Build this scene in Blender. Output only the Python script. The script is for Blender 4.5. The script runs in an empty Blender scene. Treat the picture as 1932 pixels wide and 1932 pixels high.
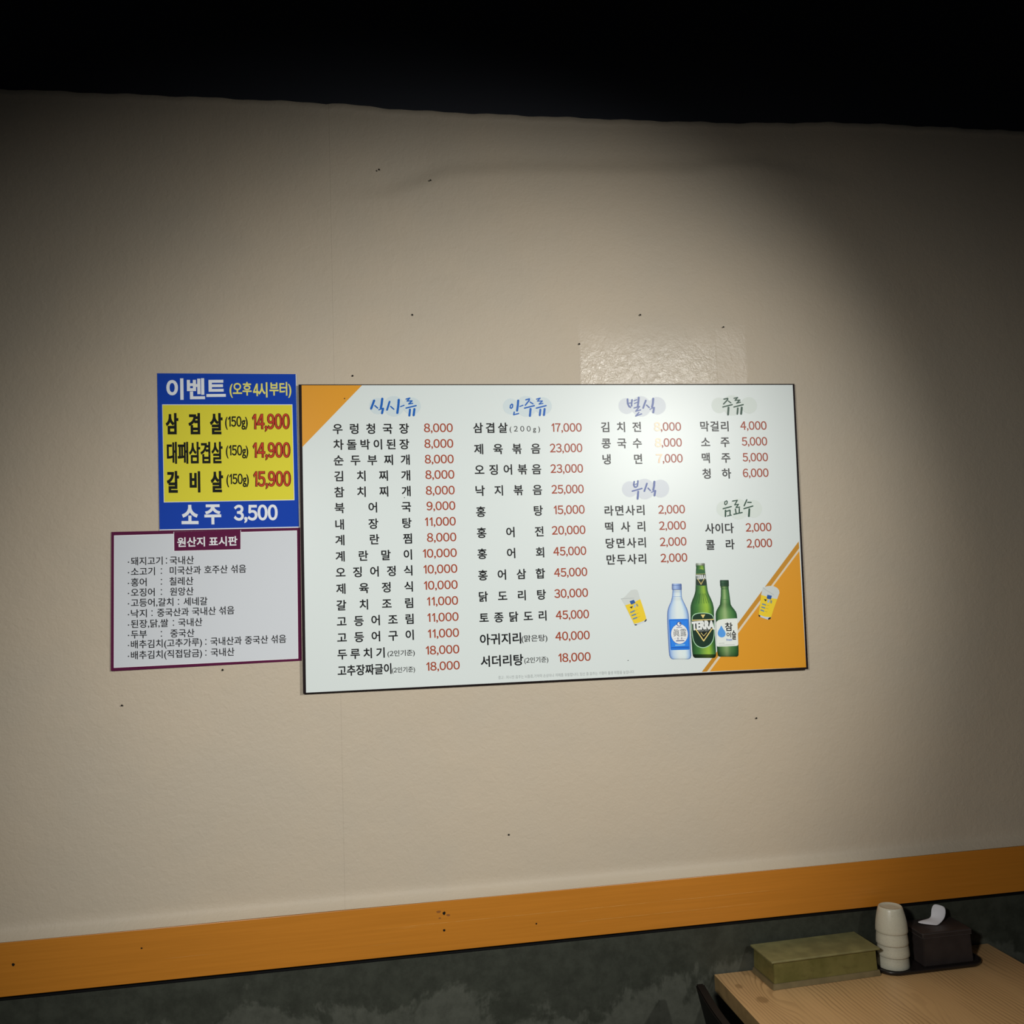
import bpy, bmesh, math, random
from mathutils import Vector, Matrix
from mathutils.geometry import tessellate_polygon

S = bpy.context.scene
COL = S.collection
random.seed(4)

# ------------------------------------------------------------------ camera
cam_d = bpy.data.cameras.new('camera')
cam_d.sensor_width = 36.0
cam_d.lens = 36.0 * 1790 / 1932
cam_d.clip_start = 0.02
cam = bpy.data.objects.new('camera', cam_d)
COL.objects.link(cam)
FWD = Vector((0.16789452, 0.9834257, 0.06844948))
RGT = Vector((0.98546726, -0.16561462, -0.03776336))
UPV = Vector((0.02580123, -0.07379499, 0.99693962))
cam.matrix_world = Matrix(((RGT.x, UPV.x, -FWD.x, 0.0), (RGT.y, UPV.y, -FWD.y, -2.2),
                           (RGT.z, UPV.z, -FWD.z, 1.6993), (0, 0, 0, 1)))
S.camera = cam

# ------------------------------------------------------------------ world, lamps, exposure
world = bpy.data.worlds.new('dim_restaurant')
S.world = world
world.use_nodes = True
world.node_tree.nodes['Background'].inputs[0].default_value = (0.85, 0.92, 1.0, 1)
world.node_tree.nodes['Background'].inputs[1].default_value = 0.021


def spot(name, loc, aim, cos_half, blend, watts, radius, color):
    d = bpy.data.lights.new(name, 'SPOT')
    d.energy = watts
    d.spot_size = 2 * math.acos(cos_half)
    d.spot_blend = blend
    d.shadow_soft_size = radius
    d.color = color
    o = bpy.data.objects.new(name, d)
    o.location = loc
    o.rotation_euler = (Vector(aim) - Vector(loc)).to_track_quat('-Z', 'Y').to_euler()
    COL.objects.link(o)
    return o


# a ceiling spotlight to the right of the viewer, and an unseen fill spot added behind the viewer's shoulder
spot('ceiling_spotlight', (1.661, -2.753, 2.452), (0.274, 0, 1.666), 0.905, 1.0, 201.0, 0.045, (1.0, 0.985, 0.94))
spot('shoulder_fill_spot', (-0.674, -2.251, 2.103), (0.59, 0, 1.091), 0.758, 1.0, 108.0, 0.10, (1.0, 0.985, 0.95))
# an unseen spot added high above the table to brighten its top
spot('table_fill_spot', (0.92, -0.5, 3.05), (0.92, -0.5, 0.75), math.cos(math.radians(18)), 1.0, 40.0, 0.05, (1.0, 0.94, 0.82))

S.view_settings.view_transform = 'Standard'
S.view_settings.look = 'None'
S.view_settings.gamma = 1.0
S.view_settings.use_curve_mapping = False
S.view_settings.exposure = 0.07
S.cycles.max_bounces = 6
try:
    S.cycles.use_denoising = True
except Exception:
    pass


# ------------------------------------------------------------------ helpers: materials
def lin(c):
    return tuple((v / 255 / 12.92) if v / 255 < 0.04045 else ((v / 255 + 0.055) / 1.055) ** 2.4 for v in c)


class NT:
    """small node-tree helper"""

    def __init__(self, name):
        self.m = bpy.data.materials.new(name)
        self.m.use_nodes = True
        self.t = self.m.node_tree
        self.b = self.t.nodes['Principled BSDF']

    def node(self, kind, **kw):
        n = self.t.nodes.new(kind)
        for k, v in kw.items():
            setattr(n, k, v)
        return n

    def put(self, sock, v):
        if hasattr(v, 'is_output'):
            self.t.links.new(v, sock)
        elif isinstance(v, (tuple, list)) and len(v) == 3 and sock.type == 'RGBA':
            sock.default_value = (*v, 1)
        else:
            sock.default_value = v

    def obj(self):
        return self.node('ShaderNodeTexCoord').outputs['Object']

    def mapping(self, vec, scale=(1, 1, 1), loc=(0, 0, 0)):
        n = self.node('ShaderNodeMapping')
        self.put(n.inputs['Vector'], vec)
        n.inputs['Scale'].default_value = scale
        n.inputs['Location'].default_value = loc
        return n.outputs[0]

    def noise(self, vec, scale, detail=4.0, rough=0.55, dist=0.0):
        n = self.node('ShaderNodeTexNoise')
        self.put(n.inputs['Vector'], vec)
        n.inputs['Scale'].default_value = scale
        n.inputs['Detail'].default_value = detail
        n.inputs['Roughness'].default_value = rough
        n.inputs['Distortion'].default_value = dist
        return n.outputs['Fac']

    def math(self, op, a, b=0.0, c=None, clamp=False):
        n = self.node('ShaderNodeMath', operation=op, use_clamp=clamp)
        self.put(n.inputs[0], a)
        self.put(n.inputs[1], b)
        if c is not None:
            self.put(n.inputs[2], c)
        return n.outputs[0]

    def rng(self, v, a, b, c=0.0, d=1.0, smooth=True):
        n = self.node('ShaderNodeMapRange')
        n.interpolation_type = 'SMOOTHSTEP' if smooth else 'LINEAR'
        self.put(n.inputs[0], v)
        for i, x in enumerate((a, b, c, d)):
            n.inputs[i + 1].default_value = x
        return n.outputs[0]

    def mix(self, f, a, b):
        n = self.node('ShaderNodeMix', data_type='RGBA')
        self.put(n.inputs[0], f)
        self.put(n.inputs[6], a)
        self.put(n.inputs[7], b)
        return n.outputs[2]

    def sep(self, vec):
        n = self.node('ShaderNodeSeparateXYZ')
        self.put(n.inputs[0], vec)
        return n.outputs

    def bump(self, h, strength=0.3, dist=0.002, prev=None):
        n = self.node('ShaderNodeBump')
        n.inputs['Strength'].default_value = strength
        n.inputs['Distance'].default_value = dist
        self.put(n.inputs['Height'], h)
        if prev is not None:
            self.put(n.inputs['Normal'], prev)
        return n.outputs[0]

    def out(self, color=None, rough=None, normal=None, metal=None, spec=None):
        if color is not None:
            self.put(self.b.inputs['Base Color'], color)
        if rough is not None:
            self.put(self.b.inputs['Roughness'], rough)
        if normal is not None:
            self.put(self.b.inputs['Normal'], normal)
        if metal is not None:
            self.put(self.b.inputs['Metallic'], metal)
        if spec is not None:
            self.put(self.b.inputs['Specular IOR Level'], spec)
        return self.m


def plain(name, color, rough=0.5, spec=0.5, grain=0.0, gscale=300.0, var=0.0, vscale=20.0):
    n = NT(name)
    col = color
    if var:
        f = n.noise(n.obj(), vscale, 5.0)
        col = n.mix(n.rng(f, 0.3, 0.7), tuple(c * (1 - var) for c in color), tuple(min(1, c * (1 + var)) for c in color))
    nor = None
    if grain:
        nor = n.bump(n.noise(n.obj(), gscale, 3.0), grain, 0.001)
    return n.out(col, rough, nor, None, spec)


# ------------------------------------------------------------------ helpers: meshes
def mesh_obj(name, verts, faces, mats, parent=None, smooth=False, fmats=None, colors=None):
    me = bpy.data.meshes.new(name)
    me.from_pydata([tuple(v) for v in verts], [], [tuple(f) for f in faces])
    for m in (mats if isinstance(mats, (list, tuple)) else [mats]):
        me.materials.append(m)
    if fmats:
        me.polygons.foreach_set('material_index', fmats)
    if colors:
        a = me.color_attributes.new('ink', 'FLOAT_COLOR', 'POINT')
        for i, c in enumerate(colors):
            a.data[i].color = (*c, 1)
    if smooth:
        me.polygons.foreach_set('use_smooth', [True] * len(me.polygons))
    me.update()
    o = bpy.data.objects.new(name, me)
    COL.objects.link(o)
    if parent:
        o.parent = parent
    return o


def bm_obj(name, bm, mats, parent=None, smooth=False):
    me = bpy.data.meshes.new(name)
    bm.normal_update()
    bm.to_mesh(me)
    bm.free()
    for m in (mats if isinstance(mats, (list, tuple)) else [mats]):
        me.materials.append(m)
    if smooth:
        me.polygons.foreach_set('use_smooth', [True] * len(me.polygons))
    o = bpy.data.objects.new(name, me)
    COL.objects.link(o)
    if parent:
        o.parent = parent
    return o


def box_bm(x0, x1, y0, y1, z0, z1, bevel=0.0, seg=2, bm=None):
    b = bmesh.new()
    bmesh.ops.create_cube(b, size=1)
    for v in b.verts:
        v.co = Vector(((x0 + x1) / 2 + v.co.x * (x1 - x0), (y0 + y1) / 2 + v.co.y * (y1 - y0), (z0 + z1) / 2 + v.co.z * (z1 - z0)))
    if bevel:
        bmesh.ops.bevel(b, geom=list(b.edges), offset=bevel, segments=seg, affect='EDGES', profile=0.5)
    if bm is None:
        return b
    me = bpy.data.meshes.new('tmp')
    b.to_mesh(me)
    b.free()
    bm.from_mesh(me)
    bpy.data.meshes.remove(me)
    return bm


def lathe_bm(profile, n=48, bm=None):
    bm = bm or bmesh.new()
    rings = []
    for r, z in profile:
        if r < 1e-6:
            rings.append([bm.verts.new((0, 0, z))])
        else:
            rings.append([bm.verts.new((r * math.cos(2 * math.pi * i / n), r * math.sin(2 * math.pi * i / n), z)) for i in range(n)])
    for a, b in zip(rings, rings[1:]):
        for i in range(n):
            j = (i + 1) % n
            if len(a) == 1 and len(b) == 1:
                continue
            if len(a) == 1:
                bm.faces.new((a[0], b[j], b[i]))
            elif len(b) == 1:
                bm.faces.new((a[i], a[j], b[0]))
            else:
                bm.faces.new((a[i], a[j], b[j], b[i]))
    bmesh.ops.recalc_face_normals(bm, faces=bm.faces)
    return bm


def tube_bm(pts, r, n=12, bm=None):
    bm = bm or bmesh.new()
    pts = [Vector(p) for p in pts]
    rings = []
    for i, p in enumerate(pts):
        d = (pts[min(i + 1, len(pts) - 1)] - pts[max(i - 1, 0)]).normalized()
        u = d.orthogonal().normalized() if i == 0 else (rings_u - d * rings_u.dot(d)).normalized()
        rings_u = u
        w = d.cross(u)
        rings.append([bm.verts.new(p + (u * math.cos(2 * math.pi * k / n) + w * math.sin(2 * math.pi * k / n)) * r) for k in range(n)])
    for a, b in zip(rings, rings[1:]):
        for k in range(n):
            bm.faces.new((a[k], a[(k + 1) % n], b[(k + 1) % n], b[k]))
    bm.faces.new(rings[0][::-1])
    bm.faces.new(rings[-1])
    return bm


def thing(name, label, cat, loc=(0, 0, 0), rotz=0.0, group=None):
    o = bpy.data.objects.new(name, None)
    o.empty_display_size = 0.05
    o.location = loc
    o.rotation_euler = (0, 0, rotz)
    COL.objects.link(o)
    return tag(o, label, cat, group)


def tag(o, label, cat, group=None):
    o['label'] = label
    o['category'] = cat
    if group:
        o['group'] = group
    return o


def structure(o, label=None):
    o['kind'] = 'structure'
    if label:
        o['label'] = label
    return o


# ------------------------------------------------------------------ helpers: print on a flat sign
# A sign is built in its own frame: x to the right, z up (metres), its face looking towards -y.
LAYER = 0.00016


class Ink:
    """flat ink shapes collected for one printed part (millimetres in the sign's own frame)"""

    def __init__(self):
        self.v, self.f, self.c, self.k = [], [], [], 0

    def poly(self, pts, color, layer):
        i0 = len(self.v)
        self.k += 1
        y = -layer * LAYER - (self.k % 18) * 6e-6      # overlapping dabs lie a hair apart
        self.v += [(p[0] / 1000, y, p[1] / 1000) for p in pts]
        self.c += [color] * len(pts)
        for t in tessellate_polygon([[Vector((p[0], p[1], 0)) for p in pts]]):
            a, b, c = (pts[k] for k in t)
            if (b[0] - a[0]) * (c[1] - a[1]) - (b[1] - a[1]) * (c[0] - a[0]) < 0:
                t = t[::-1]
            self.f.append(tuple(i0 + k for k in t))

    def disc(self, c, r, color, layer, n=40, ry=None):
        ry = ry or r
        self.poly([(c[0] + r * math.cos(2 * math.pi * k / n), c[1] + ry * math.sin(2 * math.pi * k / n)) for k in range(n)], color, layer)

    def stroke(self, pts, r, color, layer, closed=False, cap=True):
        """a brush line: one quad per segment and a round dab at each vertex"""
        for a, b in zip(pts, pts[1:]):
            dx, dy = b[0] - a[0], b[1] - a[1]
            L = math.hypot(dx, dy) or 1
            nx, ny = -dy / L * r, dx / L * r
            self.poly([(a[0] + nx, a[1] + ny), (b[0] + nx, b[1] + ny), (b[0] - nx, b[1] - ny), (a[0] - nx, a[1] - ny)], color, layer)
        if cap:
            for p in pts:
                self.disc(p, r, color, layer, 14)

    def gradient(self, rows, stops, color_mul, layer, n=14):
        """rows of (xl, yl, xr, yr), coloured across by stops of (u, colour): a printed picture of glass"""
        i0 = len(self.v)
        y = -layer * LAYER
        for k, (xl, yl, xr, yr) in enumerate(rows):
            for j in range(n + 1):
                u = j / n
                self.v.append(((xl + (xr - xl) * u) / 1000, y, (yl + (yr - yl) * u) / 1000))
                for (u0, c0), (u1, c1) in zip(stops, stops[1:]):
                    if u <= u1 + 1e-9:
                        t = (u - u0) / (u1 - u0)
                        m = color_mul[k] if color_mul else 1
                        self.c.append(tuple(min(0.95, (p + (q - p) * t) * m) for p, q in zip(c0, c1)))
                        break
        for k in range(len(rows) - 1):
            for j in range(n):
                a = i0 + k * (n + 1) + j
                self.f.append((a, a + n + 1, a + n + 2, a + 1))

    def build(self, name, mat, parent):
        return mesh_obj(name, self.v, self.f, mat, parent, colors=self.c)


# glyph outlines come from Blender's built-in typeface
GLYPHS = {}
ONE = ([(0.10, 0.56), (0.27, 0.733), (0.345, 0.733), (0.345, 0.0), (0.255, 0.0), (0.255, 0.62), (0.135, 0.50)], 0.42)
WIDE = {c: chr(0xFF10 + int(c)) for c in '0123456789'}


def raw_mesh(s):
    cu = bpy.data.curves.new('glyph', 'FONT')
    cu.body = s
    cu.size = 1.0
    cu.resolution_u = 5
    o = bpy.data.objects.new('glyph', cu)
    COL.objects.link(o)
    dg = bpy.context.evaluated_depsgraph_get()
    me = bpy.data.meshes.new_from_object(o.evaluated_get(dg))
    v = [(p.co.x, p.co.y) for p in me.vertices]
    f = [tuple(p.vertices) for p in me.polygons]
    bpy.data.objects.remove(o)
    bpy.data.curves.remove(cu)
    bpy.data.meshes.remove(me)
    return v, f


def glyph(ch, latin):
    """(verts, faces, boundary loops as directed edges, advance) of one character"""
    key = (ch, latin)
    if key in GLYPHS:
        return GLYPHS[key]
    if ch == ' ':
        g = ([], [], [], 0.25)
    elif ch == '1' and not latin:
        pts, adv = ONE
        f = [tuple(t) for t in tessellate_polygon([[Vector((x, y, 0)) for x, y in pts]])]
        g = (pts, f, None, adv)
    else:
        src = WIDE.get(ch, ch) if not latin else ch
        v, f = raw_mesh(src)
        bar = raw_mesh('l')[0]
        both = raw_mesh(src + 'l')[0]
        adv = max(p[0] for p in both) - max(p[0] for p in bar)
        if src != ch:                       # wide digits are centred in a full square
            lo, hi = min(p[0] for p in v), max(p[0] for p in v)
            v = [(x - lo + 0.04, y) for x, y in v]
            adv = hi - lo + 0.085
        g = (v, f, None, adv)
    v, f, _, adv = g
    # orient faces, weld and find outline edges
    idx, nv, remap = {}, [], []
    for p in v:
        k = (round(p[0], 5), round(p[1], 5))
        if k not in idx:
            idx[k] = len(nv)
            nv.append(p)
        remap.append(idx[k])
    nf, count = [], {}
    for t in f:
        t = [remap[i] for i in t]
        if len(set(t)) < 3:
            continue
        ar = sum(nv[t[i]][0] * nv[t[(i + 1) % len(t)]][1] - nv[t[(i + 1) % len(t)]][0] * nv[t[i]][1] for i in range(len(t)))
        if abs(ar) < 1e-9:
            continue
        if ar < 0:
            t = t[::-1]
        nf.append(tuple(t))
        for i in range(len(t)):
            count[(t[i], t[(i + 1) % len(t)])] = 1
    edge = [e for e in count if (e[1], e[0]) not in count]
    GLYPHS[key] = (nv, nf, edge, adv)
    return GLYPHS[key]


def bold(v, edge, w, sx):
    """outline ring of width w (em) outside the glyph; sx is the horizontal squeeze, undone so the ring stays even"""
    if w <= 0:
        return [], []
    nin, nout = {}, {}
    nrm = {}
    for a, b in edge:
        dx, dy = (v[b][0] - v[a][0]) * sx, v[b][1] - v[a][1]
        L = math.hypot(dx, dy) or 1
        nrm[(a, b)] = (dy / L, -dx / L)
        nout[a] = (a, b)
        nin[b] = (a, b)
    off = {}
    for k in nout:
        if k not in nin:
            continue
        n1, n2 = nrm[nin[k]], nrm[nout[k]]
        d = max(1 + n1[0] * n2[0] + n1[1] * n2[1], 0.35)
        off[k] = (v[k][0] + (n1[0] + n2[0]) / d * w / sx, v[k][1] + (n1[1] + n2[1]) / d * w)
    vv, ff = [], []
    for a, b in edge:
        if a in off and b in off:
            i = len(vv)
            vv += [v[a], v[b], off[b], off[a]]
            ff.append((i, i + 3, i + 2, i + 1))
    return vv, ff


def write(ink, row, color, layer, weight=0.0, squeeze=False, latin=False, slope=None, box=None, arch=0.0):
    """set one line: row = [text, x left, x right, y centre, slope, glyph height] in millimetres"""
    txt, x0, x1, yc, sl, h = row[:6]
    sl = sl if slope is None else slope
    hangul = any(ord(c) > 0x3000 for c in txt)
    if box is None:
        box = 'hangul' if hangul else 'digit'
    gs = [glyph(c, latin) for c in txt]
    inked = [i for i, g in enumerate(gs) if g[0]]
    ext = {'hangul': (0.909, 0.377), 'digit': (0.733, 0.366), 'caps': (0.69, 0.345), 'tight': None, 'paren': (0.95, 0.34)}[box]
    if ext is None:
        lo = min(min(p[1] for p in g[0]) for g in gs if g[0])
        hi = max(max(p[1] for p in g[0]) for g in gs if g[0])
        ext = (hi - lo + 2 * weight, (hi + lo) / 2)
    size = h / ext[0]
    lsb = min(p[0] for p in gs[0][0])
    last = gs[-1]
    rsb = last[3] - max(p[0] for p in last[0])
    nat = sum(g[3] for g in gs) - lsb - rsb
    n = len(gs)
    W = x1 - x0
    if squeeze or n == 1:
        sx, tr = W / (nat * size), 0.0
    else:
        sx, tr = 1.0, (W - nat * size) / (n - 1)
    pen = x0 - lsb * size * sx
    for g in gs:
        v, f, edge, adv = g
        if v:
            vv, ff = bold(v, edge, weight, sx)
            for part, (vs, fs) in enumerate(((v, f), (vv, ff))):
                i0 = len(ink.v)
                for q_, p in enumerate(vs):
                    lift = 0.0 if part == 0 else (1 + (q_ // 4) % 16) * 6e-6
                    x = pen + p[0] * size * sx
                    t = (x - x0) / max(W, 1e-6)
                    y = yc + (p[1] - ext[1]) * size + (x - (x0 + x1) / 2) * sl + arch * 4 * t * (1 - t)
                    ink.v.append((x / 1000, -layer * LAYER - lift, y / 1000))
                    ink.c.append(color)
                ink.f += [tuple(i0 + k for k in q) for q in fs]
        pen += adv * size * sx + tr


def ink_material(name, rough=0.42, spec=0.5, coat=0.0):
    n = NT(name)
    a = n.node('ShaderNodeVertexColor', layer_name='ink')
    m = n.out(a.outputs['Color'], rough, None, None, spec)
    n.b.inputs['Coat Weight'].default_value = coat
    n.b.inputs['Coat Roughness'].default_value = 0.1
    return m


def seen(r, g, b, k=0.70):
    """printed ink colour from its look under the lamp"""
    return tuple(min(0.92, c / k) for c in lin((r, g, b)))


# ------------------------------------------------------------------ structure materials
def wallpaper_material():
    n = NT('cream_wallpaper')
    P = n.obj()
    x, y, z = n.sep(P)
    big = n.noise(P, 2.2, 4.0, 0.6)
    mid = n.noise(P, 9.0, 5.0, 0.6)
    c = n.mix(n.rng(big, 0.35, 0.65), (0.540, 0.468, 0.362), (0.572, 0.484, 0.364))
    c = n.mix(n.math('MULTIPLY', n.rng(mid, 0.45, 0.75), 0.22), c, (0.505, 0.436, 0.33))
    # paper seam
    sx = n.math('ADD', x, n.math('MULTIPLY', z, -0.0051))
    seam = n.math('ABSOLUTE', n.math('SUBTRACT', sx, -0.0390))
    line = n.rng(seam, 0.0, 0.0016, 1.0, 0.0)
    c = n.mix(n.math('MULTIPLY', line, 0.16), c, (0.36, 0.30, 0.22))
    # patch of clear film left on the paper over the menu board
    def band(v, a, b, s):
        return n.math('MULTIPLY', n.rng(v, a - s, a + s), n.rng(v, b - s, b + s, 1.0, 0.0))
    wob = n.math('MULTIPLY', n.math('SUBTRACT', n.noise(P, 30.0, 3.0), 0.5), 0.02)
    zz = n.math('ADD', z, wob)
    patch = n.math('MULTIPLY', band(x, 0.556, 0.906, 0.004), n.math('MULTIPLY', n.math('MULTIPLY', n.rng(zz, 2.10, 2.12), n.rng(zz, 2.19, 2.34, 1.0, 0.0)), n.rng(n.noise(P, 26.0, 3.0), 0.28, 0.50, 0.55, 1.0)))
    patch2 = n.math('MULTIPLY', n.math('MULTIPLY', band(x, 0.906, 0.985, 0.004), band(zz, 2.13, 2.30, 0.03)), 0.5)
    patch = n.math('MAXIMUM', patch, patch2)
    rough = n.math('SUBTRACT', 0.55, n.math('MULTIPLY', patch, 0.38))
    fine = n.noise(P, 210.0, 4.0, 0.6)
    leather = n.noise(P, 70.0, 3.0, 0.5, 0.6)
    h = n.math('ADD', n.math('MULTIPLY', fine, 0.5), n.math('MULTIPLY', leather, 0.8))
    b1 = n.bump(n.noise(P, 5.0, 3.0), 0.25, 0.012)
    b2 = n.bump(h, 0.48, 0.0024, b1)
    b3 = n.bump(n.math('MULTIPLY', n.noise(P, 75.0, 5.0, 0.66, 1.0), patch), 0.22, 0.0045, b2)
    b4 = n.bump(line, 0.35, 0.001, b3)
    return n.out(c, rough, b4, None, 0.4)


def dado_material():
    n = NT('grey_green_concrete_paper')
    P = n.obj()
    Q = n.mapping(P, (1, 1, 0.8))
    a = n.noise(Q, 3.2, 7.0, 0.62, 0.3)
    z = n.sep(P)[2]
    a = n.math('ADD', a, n.math('MULTIPLY', n.math('SUBTRACT', n.noise(n.mapping(P, (1, 1, 0.35)), 60.0, 4.0, 0.7), 0.5), 0.10))
    m = n.rng(n.math('ADD', a, n.math('MULTIPLY', n.math('SUBTRACT', 0.755, z), 1.9)), 0.49, 0.535)
    f = n.noise(P, 24.0, 6.0, 0.7)
    c = n.mix(n.rng(f, 0.3, 0.7), (0.028, 0.031, 0.022), (0.050, 0.055, 0.041))
    c = n.mix(n.math('MULTIPLY', m, n.rng(f, 0.2, 0.8, 0.35, 0.95)), c, (0.098, 0.103, 0.082))
    nb = n.bump(f, 0.25, 0.002)
    return n.out(c, 0.55, nb, None, 0.35)


def rail_material():
    n = NT('orange_painted_wood')
    P = n.obj()
    g = n.noise(n.mapping(P, (1.2, 1, 55)), 3.0, 4.0, 0.6)
    s = n.noise(n.mapping(P, (0.9, 1, 160)), 2.0, 2.0)
    c = n.mix(n.rng(g, 0.3, 0.7), (0.535, 0.198, 0.019), (0.585, 0.218, 0.022))
    x, y, z = n.sep(P)
    scratch = n.math('MULTIPLY', n.rng(s, 0.70, 0.76), 0.6)
    for z0, x0, x1 in ((0.9335, 0.02, 1.02), (0.9068, 0.45, 0.98), (0.9305, 0.05, 0.17), (0.9000, 0.0, 0.12)):
        d = n.rng(n.math('ABSOLUTE', n.math('SUBTRACT', z, n.math('ADD', z0, n.math('MULTIPLY', n.math('SUBTRACT', n.noise(P, 6.0, 2.0), 0.5), 0.003)))), 0.0, 0.0011, 1.0, 0.0)
        d = n.math('MULTIPLY', d, n.math('MULTIPLY', n.rng(x, x0, x0 + 0.06), n.rng(x, x1 - 0.10, x1, 1.0, 0.0)))
        scratch = n.math('MAXIMUM', scratch, n.math('MULTIPLY', d, n.rng(n.noise(P, 40.0, 3.0), 0.35, 0.6, 0.3, 1.0)))
    c = n.mix(n.math('MULTIPLY', scratch, 0.35), c, (0.75, 0.40, 0.10))
    nb = n.bump(g, 0.07, 0.0010)
    nb = n.bump(scratch, 0.3, 0.0008, nb)
    return n.out(c, 0.36, nb, None, 0.5)


M_PAPER = wallpaper_material()
M_DADO = dado_material()
M_RAIL = rail_material()
M_BLACKWALL = plain('black_painted_plaster', (0.030, 0.033, 0.042), 0.75, 0.2, 0.2, 120)
M_CEIL = plain('black_ceiling_paint', (0.015, 0.016, 0.02), 0.8, 0.2)
M_FLOOR = plain('dark_floor_tile', (0.05, 0.045, 0.04), 0.4, 0.4, 0.1, 60, 0.2, 4)
M_HOLE = plain('dark_nail_hole', (0.012, 0.010, 0.008), 0.8, 0.1)

# ------------------------------------------------------------------ structure
XL, XR = -2.6, 3.6
fl = structure(bm_obj('floor', box_bm(XL, XR, -4.2, 0.06, -0.05, 0.0), M_FLOOR), 'dark restaurant floor')
ce = structure(bm_obj('ceiling', box_bm(XL, XR, -4.2, 0.06, 3.45, 3.5), M_CEIL), 'black painted ceiling')
wall = structure(bm_obj('wall_back', box_bm(XL, XR, 0.0205, 0.06, 0.0, 3.45), M_BLACKWALL), 'black painted wall above the cream wallpaper')

TOPS = [(-2.6, 2.826), (-0.75, 2.8263), (-0.37, 2.8285), (-0.03, 2.8275), (-0.02, 2.8300), (0.10, 2.8265), (0.42, 2.8262), (0.74, 2.8262), (1.00, 2.8310), (1.25, 2.8400), (1.55, 2.8385), (1.80, 2.8379), (3.6, 2.838)]


def top_at(x):
    for (a, p), (b, q) in zip(TOPS, TOPS[1:]):
        if x <= b:
            t = (x - a) / (b - a)
            return p + (q - p) * t + 0.0012 * math.sin(x * 37) + 0.0008 * math.sin(x * 91 + 1)
    return TOPS[-1][1]


CREASE = [(-2.6, 2.48), (-0.75, 2.52), (-0.25, 2.57), (0.10, 2.60), (0.25, 2.66), (0.42, 2.675), (0.75, 2.685), (0.88, 2.69), (0.93, 2.705), (1.05, 2.71), (1.3, 2.66), (1.8, 2.58), (3.6, 2.5)]


def crease_at(x):
    for (a, p), (b, q) in zip(CREASE, CREASE[1:]):
        if x <= b:
            t = (x - a) / (b - a)
            return p + (q - p) * t
    return 2.6


def wallpaper():
    nx, nz = 420, 150
    v, f = [], []
    zb = 0.9818
    for i in range(nx + 1):
        x = XL + (XR - XL) * i / nx
        zt = top_at(x)
        for j in range(nz + 1):
            t = j / nz
            z = zb + (zt - zb) * t
            y = 0.0012 * math.sin(3.1 * x + 2.3 * z) + 0.0010 * math.sin(7.7 * x - 5.1 * z + 1.0) + 0.0022
            y = max(y, 0.0)
            k = z - crease_at(x)
            if k > 0:                              # the paper leans back above a soft crease
                y += 0.28 * max(0.0, min(1.0, (x + 0.05) / 0.25)) * max(0.0, min(1.0, (1.35 - x) / 0.35)) * min(k, 0.04) * min(1.0, k / 0.02)
            d = z - zb
            if d < 0.03:                           # lower edge flares out over the rail
                y -= 0.0205 * (1 - d / 0.03) ** 3
            e = zt - z
            if e < 0.012:                          # torn upper edge curls off the wall
                y -= 0.004 * (1 - e / 0.012)
            v.append((x, y, z))
        # returned edge of the paper
        v.append((x, 0.0204, zt + 0.0005))
    m = nz + 2
    for i in range(nx):
        for j in range(nz + 1):
            a = i * m + j
            f.append((a, a + m, a + m + 1, a + 1))
    return mesh_obj('wallpaper', v, f, M_PAPER, wall, smooth=True)


wp = wallpaper()
bm_obj('concrete_dado', box_bm(XL, XR, 0.0, 0.0203, 0.002, 0.9775), M_DADO, wall)
structure(bm_obj('under_rail_strip', box_bm(XL, XR, -0.0045, -0.0002, 0.8595, 0.8715, 0.0008, 1), plain('black_strip_matte', (0.006, 0.006, 0.007), 0.6, 0.15)), 'thin black strip under the orange rail')  # narrow near-black band along the rail's lower edge
rail = structure(bm_obj('trim_1', box_bm(XL, XR, -0.0190, -0.0002, 0.872, 0.9812, 0.0010, 2), M_RAIL), 'orange painted wooden rail along the wall')


def hole(px, pz, y, r, parent, mat, tall=1.0, name='nail_hole'):
    n = 9
    v = [(px + r * (0.8 + 0.4 * random.random()) * math.cos(2 * math.pi * k / n), y, pz + tall * r * (0.8 + 0.4 * random.random()) * math.sin(2 * math.pi * k / n)) for k in range(n)]
    return mesh_obj(name, v, [tuple(range(n))], mat, parent)


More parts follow.
